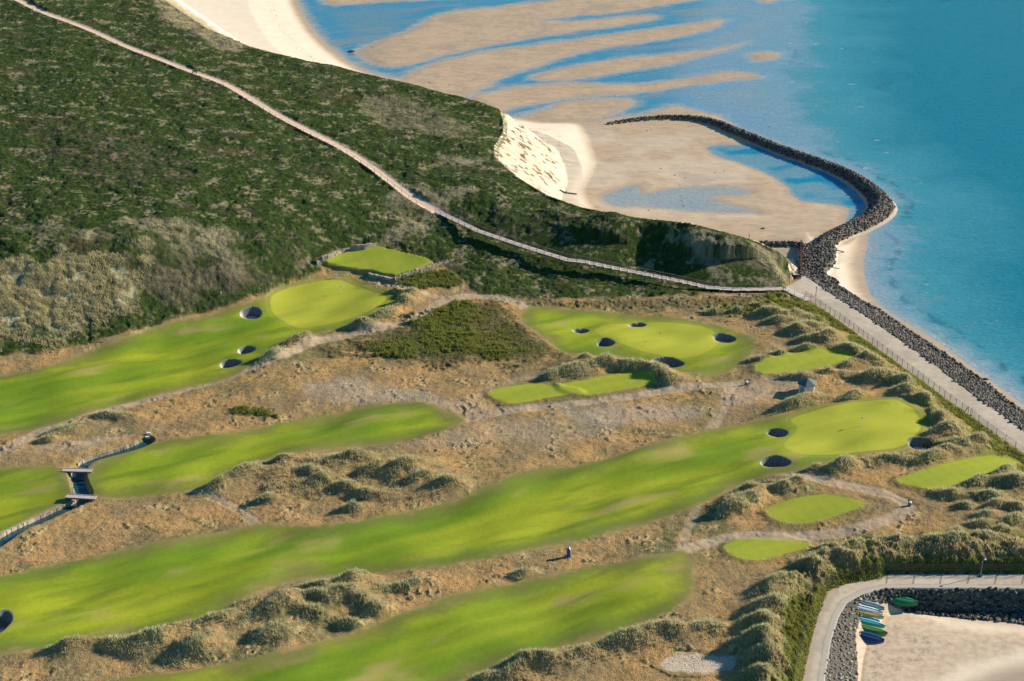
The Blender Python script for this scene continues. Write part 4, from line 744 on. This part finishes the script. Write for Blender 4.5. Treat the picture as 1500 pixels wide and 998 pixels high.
# ---- hut
p = gpick(1181, 575); t = thing('hut', p, 'small six-sided grey wooden hut with teal pyramid roof between dune grass clumps', 'hut'); R0 = 1.95; r0 = math.radians(12)
MB().lathe(p, [(R0, -.3), (R0, 2.55)], 6, r0).build('wall', 'wall', t); rf = MB().lathe(p, [(2.45, 2.50), (2.45, 2.60), (.06, 3.75)], 6, r0).build('roof', 'teal', t); MB().lathe(p, [(.09, 3.72), (.07, 3.95), (.02, 4.1)], 8).build('finial', 'metal', rf)
MB().lathe(p, [(R0 + .06, -.25), (R0 + .06, .15)], 6, r0).build('plinth', 'stone', t)
for k in range(6):
    a = r0 + math.pi / 3 * k; q = p + Vector((math.cos(a) * (R0 + .01), math.sin(a) * (R0 + .01), 0)); MB().box(q + Vector((0, 0, 1.25)), (.16, .16, 2.6), a).build('corner_board', 'white', t)
a = r0 + math.pi / 3 * 3 + math.pi / 6; q = p + Vector((math.cos(a), math.sin(a), 0)) * (R0 * .866 + .03); dr = MB().box(q + Vector((0, 0, 1.05)), (.08, .95, 2.0), a).build('door', 'door', t)
q2 = q + Vector((math.cos(a) * .07 - math.sin(a) * .35, math.sin(a) * .07 + math.cos(a) * .35, 1.05)); MB().box(q2, (.08, .14, .06), a).build('handle', 'metal', dr)
a = r0 + math.pi / 3 * 4 + math.pi / 6; q = p + Vector((math.cos(a), math.sin(a), 0)) * (R0 * .866 + .02); wn = MB().box(q + Vector((0, 0, 1.5)), (.05, .85, .6), a).build('shutter', 'wall', t)
# ---- stone walls
def stone_wall(uvs, h, wd, label, z0=None, lump=.55, name='stone_wall', cat='stone wall', drop=.5, mt='stone', group=None):
    P3 = uvs if isinstance(uvs[0], Vector) else on_ground(uvs); pts = resample(P3, lump); m = MB()
    for a, b in zip(pts, pts[1:]):
        mid = (a + b) / 2; mid.z = float(gz(mid.x, mid.y)) if z0 is None else mid.z; rz_ = math.atan2(b.y - a.y, b.x - a.x)
        for lay in range(max(1, int(h / .4))):
            m.box(mid + Vector((random.uniform(-.05, .05), random.uniform(-.05, .05), -drop + (h + drop) * (lay + .5) / max(1, int(h / .4)))), ((b - a).length * 1.08, wd * random.uniform(.85, 1.15), (h + drop) / max(1, int(h / .4)) * 1.02), rz_ + random.uniform(-.12, .12), .9, .05)
    o = P3[0]; kw = dict(label=label, category=cat)
    if group: kw['group'] = group
    return m.build(name, mt, None, o, **kw)
stone_wall([(464,387),(480,379),(505,370),(535,364),(552,361)], 1.1, .8, 'dry stone wall along the back left side of the raised tee', group='stone walls round the raised tee')
stone_wall([(540,404),(556,408),(576,412)], .9, .8, 'shaded dry stone wall at the front of the raised tee', group='stone walls round the raised tee')
stone_wall([(578,412),(600,404),(625,396),(645,388)], 1.0, .8, 'sunlit dry stone wall along the right side of the raised tee', group='stone walls round the raised tee')
# ---- stream water and its stone edging
def offs(P, d):
    P = np.asarray(P); T = np.gradient(P, axis=0); T /= np.linalg.norm(T, axis=1)[:, None]; return P + np.stack([-T[:, 1], T[:, 0]], -1) * d
zb = np.array([min(float(gz(*offs(ST, 4)[i])), float(gz(*offs(ST, -4)[i]))) for i in range(len(ST))]); zb = np.convolve(np.pad(zb, 6, 'edge'), np.ones(13) / 13, 'valid') - .95
zb = np.maximum(zb, np.array([float(gz(*q)) for q in ST]) + .12)
wL, wR = offs(ST, 1.35), offs(ST, -1.35); V = [(a[0], a[1], z_) for a, z_ in zip(wL, zb)] + [(a[0], a[1], z_) for a, z_ in zip(wR, zb)]; n_ = len(ST)
m = MB(); m.v = V; m.f = [(i, i + 1, i + 1 + n_, i + n_) for i in range(n_ - 1)]; m.build('stream', 'stream', kind='structure')
eL = offs(ST, 1.55); eR = offs(ST, -1.55)
def edge3(E, a, b, up=.5): return [Vector((E[i][0], E[i][1], zb[i] + up)) for i in range(a, b)]
cA = int(np.argmin(np.hypot(*(ST - pick([(113, 690)])[0, :2]).T))); cB = int(np.argmin(np.hypot(*(ST - pick([(119, 728)])[0, :2]).T)))
side = eR if eR[cA][0] < eL[cA][0] else eL
for (a, b), lb in (((2, cA - 1), 'curved pale stone edging of the stream above the upper footbridge'), ((cA, cB + 1), 'short pale stone edging of the stream between the two footbridges'), ((cB + 1, n_ - 1), 'long pale stone edging of the stream below the lower footbridge')):
    stone_wall(edge3(side, a, b), .25, .5, lb, 0, .5, 'stream_edging', 'stone edging', .8, group='stone edgings of the stream')
def footbridge(u, v, L, wd, rz_, label):
    p = gpick(u, v); i = int(np.argmin(np.hypot(ST[:, 0] - p.x, ST[:, 1] - p.y))); z_ = max(float(gz(p.x - L / 2 - .3, p.y)), float(gz(p.x + L / 2 + .3, p.y))) + .18; q = at(u, v, z_); p = Vector((q[0], q[1], z_ - .2))
    t = thing('footbridge', p, label, 'footbridge', 'plank footbridges over the stream'); c, s_ = math.cos(rz_), math.sin(rz_); m = MB(); N = int(L / .28)
    for k in range(N):
        x = -L / 2 + (k + .5) * L / N; m.box((p.x + x * c, p.y + x * s_, p.z + .2), (L / N * .9, wd, .07), rz_)
    m.build('deck', 'bridge', t)
    for y in (-wd * .42, wd * .42):
        MB().bar((p.x - L / 2 * c - y * s_, p.y - L / 2 * s_ + y * c, p.z + .04), (p.x + L / 2 * c - y * s_, p.y + L / 2 * s_ + y * c, p.z + .04), .2, .22).build('beam', 'post', t)
        y2 = y * 1.12; MB().bar((p.x - L / 2 * c - y2 * s_, p.y - L / 2 * s_ + y2 * c, p.z + .29), (p.x + L / 2 * c - y2 * s_, p.y + L / 2 * s_ + y2 * c, p.z + .29), .1, .1).build('kerb_rail', 'bridge', t)
footbridge(113, 689, 6.4, 1.35, -.05, 'upper pale plank footbridge crossing the narrow stream at the left'); footbridge(119, 728, 6.4, 1.4, -.10, 'lower pale plank footbridge crossing the narrow stream at the left')
# ---- boardwalk
BP = [Vector((a[0], a[1], b[2])) for a, b in zip(BWKX, BWK)]; root = thing('boardwalk', BP[0], 'long pale wooden boardwalk on posts descending the heath hill towards the promenade', 'boardwalk')
def dirn(P, i): d = (P[min(i + 1, len(P) - 1)] - P[max(i - 1, 0)]); d.z = 0; return d.normalized()
st_i = 8; FL = resample(BP[:st_i], .45); m = MB(); Wb = 2.0
for a, b in zip(FL, FL[1:]):
    d = b - a; m.bar(a, b + d * .0, Wb, .09)
m.build('deck', P_['bridge'], root)
def stairs_run(P, stepL, nm, par, wd, mt='bridge'):
    Q = resample(P, stepL); m = MB()
    for a, b in zip(Q, Q[1:]):
        d = (b - a); mid = (a + b) / 2; z_ = a.z if abs(d.z) > .03 else mid.z; m.box((mid.x, mid.y, z_ - .05), (math.hypot(d.x, d.y) * 1.04, wd, .12), math.atan2(d.y, d.x))
        if abs(d.z) > .06: m.box((b.x, b.y, z_ - .05 - abs(d.z) / 2), (.06, wd, abs(d.z)), math.atan2(d.y, d.x))
    return m.build(nm, mt, par)
stairs_run(BP[st_i - 1:12], 2.1, 'stair_tread', root, Wb); stairs_run(BP[11:], 3.0, 'lower_deck', root, Wb)
RAILP = resample(BP, 2.35); top = {-1: MB(), 1: MB()}; mid_ = {-1: MB(), 1: MB()}; prev = None; cnt = 0
for i, q in enumerate(RAILP):
    d = dirn(RAILP, i); nrm = Vector((-d.y, d.x, 0)); cur = {}
    for s_ in (-1, 1):
        if s_ == -1 and i * 2.35 > 92 : cur[s_] = None; continue
        e = q + nrm * s_ * (Wb / 2 + .04); cur[s_] = e; 
        if cnt < 98 : MB().bar(e + Vector((0, 0, -.15)), e + Vector((0, 0, 1.1)), .11).build('post', 'post', root); cnt += 1
        g_ = float(gz(e.x, e.y))
        if prev and prev.get(s_): top[s_].bar(prev[s_] + Vector((0, 0, 1.1)), e + Vector((0, 0, 1.1)), .07, .07); mid_[s_].bar(prev[s_] + Vector((0, 0, .6)), e + Vector((0, 0, .6)), .03, .03)
    prev = cur
for s_ in (-1, 1): top[s_].build('handrail', 'rail', root); mid_[s_].build('mid_rail', 'wire', root)
for i, q in enumerate(RAILP[::2]):
    d = dirn(RAILP, i * 2); nrm = Vector((-d.y, d.x, 0))
    for s_ in (-.8, .8):
        e = q + nrm * s_; g_ = float(gz(e.x, e.y)); 
        if q.z - g_ > .3: MB().bar((e.x, e.y, g_ - .3), (e.x, e.y, q.z - .05), .16).build('pile', 'rail', root)
# concrete ramp from the boardwalk end to the promenade
a, b = wpt(1150, 423, 5.3), wpt(1184, 440, 4.7); t = thing('ramp', a, 'pale concrete ramp joining the boardwalk end and the promenade', 'ramp'); MB().bar(a, b, 2.3, .25).build('slab', pmat('pale_concrete', (.58,.53,.47), .8, .08), t); MB().bar(a + Vector((-1.1, -.9, .5)), b + Vector((-1.1, -.9, .5)), .05).build('guard_rail', 'rail', t)
# ---- fences
def fence(P, step, hgt, label, meshw=True, name='fence', pst=.09, wires=3, maxp=97, feet=False, cat='fence', vstep=.22):
    root = thing(name, P[0], label, cat); Q = resample(P, step)
    for q in Q: q.z = float(gz(q.x, q.y))
    for i, q in enumerate(Q[:maxp]):
        MB().bar(q + Vector((0, 0, -.2)), q + Vector((0, 0, hgt)), pst).build('post', 'post', root)
        if feet: MB().box(q + Vector((0, 0, .09)), (.85, .32, .18), 0, .85).build('foot', 'black', root)
    m = MB()
    for a, b in zip(Q, Q[1:]):
        for k in range(wires): z_ = hgt * (k + 1) / wires * .97; m.bar(a + Vector((0, 0, z_)), b + Vector((0, 0, z_)), .022)
        if meshw:
            n_ = int((b - a).length / vstep)
            for k in range(1, n_): c = a.lerp(b, k / n_); m.bar(c, c + Vector((0, 0, hgt * .97)), .016)
    m.build('wire_mesh' if meshw else 'wire', 'wire', root); return root
FP = [(1180,436),(1187,440),(1233,470),(1283,507),(1333,544),(1361,565),(1400,594),(1418,606)]
fr1 = fence([wpt(u, v, 4.7) for u, v in FP], 2.15, 1.9, 'long mesh fence with dark posts between the scrub strip and the promenade', wires=7)
gq = wpt(1417, 606, 4.7); MB().bar(gq + Vector((-1.0, -.2, 0)), gq + Vector((0, 0, 1.8)), .12).build('brace', 'post', fr1)
fence([wpt(u, v, 4.65) for u, v in [(1421,609),(1443,627),(1483,657),(1500,669),(1560,714)]], 3.1, 2.0, 'mobile mesh fence on dark feet at the right end of the promenade', name='fence', feet=True, wires=7)
fence([wpt(u, v, 4.15) for u, v in [(1300,840),(1322,840.5),(1500,840),(1560,840)]], 3.75, 2.1, 'mesh fence on dark feet behind the lower promenade', feet=True, wires=4, vstep=.4)
fence(on_ground([(1160,1010),(1164,985),(1177,927),(1184,885),(1190,862),(1225,845),(1265,838),(1298,838)]), 3.4, 1.7, 'thin wire fence along the scrub left of the lower promenade', wires=5, vstep=.4, pst=.07)
fence(on_ground([(1150,430),(1158,433),(1168,437),(1178,439)]), 2.2, 1.6, 'short post fence below the concrete ramp', meshw=False, wires=2)
fence(on_ground([(142,0),(200,28),(270,52),(350,84),(420,98),(470,112),(547,136),(600,160),(660,186),(700,203),(733,215)]), 3.1, 1.3, 'weathered post fence crossing the heath above the main sandy track', meshw=False, wires=2, pst=.13)
fence([gpick(u, v + 7) for u, v in HPATH[1:-1]], 4.0, 1.1, 'low post fence along the lower side of the sandy track', meshw=False, wires=1, pst=.10)
fence(on_ground([(1128,402),(1140,408),(1154,412)]), 2.0, 1.3, 'dark post fence in the scrub beside the beach stairs', meshw=False, wires=2)
# ---- posts and lamps
def lamp(p, h, label, arm=(.5, 0), group='lamps of the promenades'):
    t = thing('street_lamp', p, label, 'street lamp', group); MB().lathe(p, [(.09, 0), (.055, h)], 8).build('pole', 'metal', t); e = p + Vector((arm[0], arm[1], h + .12)); MB().bar(p + Vector((0, 0, h - .03)), e, .06).build('arm', 'metal', t); MB().lathe(e + Vector((0, 0, -.08)), [(.22, 0), (.24, .07), (.08, .2)], 10).build('lamp_head', 'white', t); MB().lathe(p, [(.3, -.05), (.28, .12)], 8).build('base', 'black', t)
lamp(wpt(1436, 844, 4.2), 3.7, 'tall lamp at the back of the lower promenade beside the mesh fence', (.35, 0)); lamp(wpt(1464, 652, 4.7), 1.5, 'low lamp with long arm and white head at the right end of the promenade', (1.3, .4))
def sign_post(p, h, label): t = thing('sign_post', p, label, 'sign post', 'dark posts near the beach stairs'); MB().lathe(p, [(.08, -.1), (.07, h)], 8).build('shaft', 'post', t); MB().box(p + Vector((0, 0, h - .2)), (.30, .06, .35), .3).build('plate', 'post', t)
sign_post(wpt(1156, 416, 4.7), 3.2, 'tall dark post at the scrub edge left of the beach stairs'); sign_post(wpt(1195, 434, 4.6), 2.8, 'dark post on the sandy start of the promenade beside the ramp'); sign_post(gpick(1097, 352), 1.7, 'thin dark post on the dune top above the bay beach')
# ---- sheet pile wall and beach stairs
a, b = wpt(1173.5, 357, 1.0), wpt(1173.5, 405, 4.0); m = MB(); Q = resample([a, b], .55)
for i, (c, d) in enumerate(zip(Q, Q[1:])): zt = 2.3 + 2.4 * i / len(Q); o_ = .16 * (1 if i % 2 else -1); m.box(((c.x + d.x) / 2 + o_, (c.y + d.y) / 2, zt / 2), (.12, .6, zt)); 
m.build('sheet_pile_wall', 'rust', None, a, label='rusty steel sheet wall holding back the boulders above the bay beach', category='retaining wall')
t = thing('stairs', wpt(1158, 386, 1.5), 'pale stairs going down to the bay beach beside the rusty wall', 'stairs'); Q = resample([wpt(1167, 402, 4.4), wpt(1157, 378, 1.1)], .55)
for i, q in enumerate(Q[:-1]): dq = Q[i + 1] - q; MB().box((q.x, q.y, q.z - .1), (1.9, .5, .2), 0.1).build('step', P_['bridge'], t)
for s_ in (-1.0, 1.0): MB().bar(Q[0] + Vector((s_, 0, -.2)), Q[-1] + Vector((s_, 0, -.2)), .12, .4).build('stringer', 'stone', t)
# ---- bench on the track
p = gpick(285, 108); t = thing('park_bench', p, 'dark bench beside the long sandy track on the heath', 'bench'); c = p + Vector((0, .2, 0))
MB().box(c + Vector((0, 0, .48)), (2.0, .5, .1), -.35).build('seat', 'post', t); MB().box(c + Vector((.12, .28, .85)), (2.0, .1, .5), -.35).build('backrest', 'post', t); [MB().box(c + Vector((dx, -dx * .36, .24)), (.12, .45, .48), -.35).build('leg', 'post', t) for dx in (-.8, .8)]
# ---- boats: upturned dinghies
def dinghy(u, v, L, beam, hh, ang, mt, keelm, rim, label, z_=None, tilt=0.0):
    z_ = z_ if z_ is not None else None; L *= 1.12; beam *= 1.12; hh *= 1.15; p = gpick(u, v); t = thing('rowing_boat', p, label, 'rowing boat', 'upturned boats on the harbour beach'); c, s_ = math.cos(ang), math.sin(ang)
    def tr(x, y, z): y2 = y * math.cos(tilt) - z * math.sin(tilt); z2 = y * math.sin(tilt) + z * math.cos(tilt); return (p.x + x * c - y2 * s_, p.y + x * s_ + y2 * c, p.z + z2 + .12)
    m = MB(); NS, NA = 13, 11; prof = []
    for i in range(NS):
        q = i / (NS - 1); wv_ = beam / 2 * (1 - max(0, (q - .35) / .65) ** 2.2) * (.80 + .20 * min(1, q / .3)); wv_ = max(wv_, .03); hv = hh * (1 - .28 * max(0, (q - .6) / .4) ** 2); prof.append((-L / 2 + q * L, wv_, hv))
        for k in range(NA): a = math.pi * k / (NA - 1); m.v.append(tr(prof[-1][0], wv_ * math.copysign(abs(math.cos(a)) ** .75, math.cos(a)), hv * math.sin(a) ** .8))
    for i in range(NS - 1):
        for k in range(NA - 1): m.f.append((i * NA + k, (i + 1) * NA + k, (i + 1) * NA + k + 1, i * NA + k + 1))
    m.f.append(tuple(range(NA))[::-1]); m.f.append(tuple((NS - 1) * NA + k for k in range(NA))); h_ = m.build('hull', mt, t)
    for pl in h_.data.polygons: pl.use_smooth = len(pl.vertices) == 4
    m = MB()
    for (x0, w0, h0), (x1, w1, h1) in zip(prof, prof[1:]): m.bar(tr(x0, 0, h0 + .03), tr(x1, 0, h1 + .03), .09, .10)
    m.build('keel', keelm, t); m = MB()
    for s2 in (-1, 1):
        for (x0, w0, h0), (x1, w1, h1) in zip(prof, prof[1:]): m.bar(tr(x0, s2 * (w0 + .03), .03), tr(x1, s2 * (w1 + .03), .03), .10, .12)
    m.build('gunwale', rim, t); x0, w0, h0 = prof[0]; tb = MB(); tb.v = [tr(x0 - .03, w0 * .98 * math.cos(a), h0 * math.sin(a)) for a in np.linspace(0, math.pi, 9)] + [tr(x0 - .09, w0 * .98 * math.cos(a), h0 * math.sin(a)) for a in np.linspace(0, math.pi, 9)]
    tb.f = [tuple(range(9)), tuple(range(17, 8, -1))] + [(i, i + 9, i + 10, i + 1) for i in range(8)]; tb.build('transom', rim, t)
bm_ = {'greyb': pmat('grey_green_paint', (.16,.27,.28), .45, .08), 'whiteb': pmat('boat_white', (.75,.78,.78), .4, .06), 'blueb': pmat('boat_blue', (.03,.22,.55), .4, .08), 'yel': pmat('boat_yellow', (.70,.45,.12), .45, .06), 'teal': pmat('boat_teal', (.06,.42,.38), .4, .08), 'green': pmat('boat_green', (.08,.26,.07), .45, .1), 'navy': pmat('boat_navy', (.02,.055,.16), .4, .1)}
AN = -.42
dinghy(1276, 889.5, 4.3, 1.9, .62, AN, bm_['greyb'], bm_['greyb'], 'grey', 'grey-green upturned boat, topmost of the row on the shingle'); dinghy(1272, 896, 4.7, 1.8, .62, AN, bm_['whiteb'], bm_['blueb'], bm_['blueb'], 'white and bright blue upturned boat above the yellow one')
dinghy(1273, 902, 4.8, 1.8, .6, AN, bm_['yel'], bm_['yel'], bm_['whiteb'], 'yellow upturned boat in the row on the shingle'); dinghy(1274, 909, 3.2, 1.4, .5, AN, bm_['blueb'], bm_['whiteb'], bm_['whiteb'], 'small pale blue upturned boat between the yellow and the teal one')
dinghy(1274, 915, 4.9, 2.0, .7, AN, bm_['teal'], bm_['whiteb'], bm_['whiteb'], 'teal upturned boat with white end above the olive green one'); dinghy(1277, 925, 5.0, 2.2, .72, AN, bm_['green'], bm_['yel'], bm_['yel'], 'olive green upturned boat with yellow rim below the teal one')
dinghy(1277, 937, 3.9, 2.3, .75, AN, bm_['navy'], bm_['navy'], 'grey', 'dark navy upturned boat, lowest of the row on the shingle'); dinghy(1324, 883, 4.4, 2.2, .8, -.3, bm_['teal'] if 0 else pmat('bottle_green', (.02,.20,.10), .45, .1), bm_['green'], bm_['green'], 'dark green upturned boat alone below the shaded boulder bank')
# ---- stones and driftwood on the flats
def lone_rock(u, v, r, sq, label, mt='rock'):
    p = gpick(u, v); V, Fc = RV[int(u) % 9]; m = MB(); m.v = [(p.x + a * r, p.y + b * r * .7, p.z + c * r * sq + r * .1) for a, b, c in V]; m.f = [tuple(f) for f in Fc]; m.build('rock', mt, None, p, label=label, category='rock')
lone_rock(1118, 335, .95, .55, 'dark pointed rock alone on the bay sand above the dune top'); lone_rock(515, 76, 2.2, .4, 'dark flat rock in shallow water beside the upper beach'); lone_rock(1443, 556, 1.0, .5, 'dark rock at the waterline beside the sea wall bank'); lone_rock(1474, 867, .5, .5, 'pale stone on the shaded boulder bank', 'white')
def drift(P, r, label): m = MB(); Q = [gpick(u, v) + Vector((0, 0, .15)) for u, v in P]; [m.bar(a, b, r) for a, b in zip(Q, Q[1:])]; m.bar(Q[1], Q[1] + Vector((.5, .4, .35)), r * .7); m.build('driftwood', 'log', None, Q[0], label=label, category='driftwood')
drift([(1214,364),(1224,367),(1236,370)], .3, 'dark driftwood log on the sand strip beside the boulder bank'); drift([(820,279),(828,283),(845,285)], .35, 'thin driftwood lying at the foot of the sand cliff')
drift([(1216,390),(1222,393),(1230,394)], .12, 'short stick on the sand strip below the driftwood log')
g = np.random.default_rng(77)
for k in range(26):
    u, v = g.choice([(1012, 250), (975, 190), (1000, 300), (520, 78), (640, 120), (905, 240), (1010, 180), (1100, 175)]); u = u + g.normal() * 28; v = v + g.normal() * 8
    p = gpick(u, v)
    if p.z > .6: continue
    r = g.uniform(.2, .42); V, Fc = RV[k % 9]; m = MB(); m.v = [(p.x + a * r, p.y + b * r, p.z + c * r * .6 + .05) for a, b, c in V]; m.f = [tuple(f) for f in Fc]; m.build('stone', 'rock', None, p, label='small dark stone scattered on the wet tidal sand', category='stone', group='small stones on the tidal sand')
bpy.context.view_layer.update()
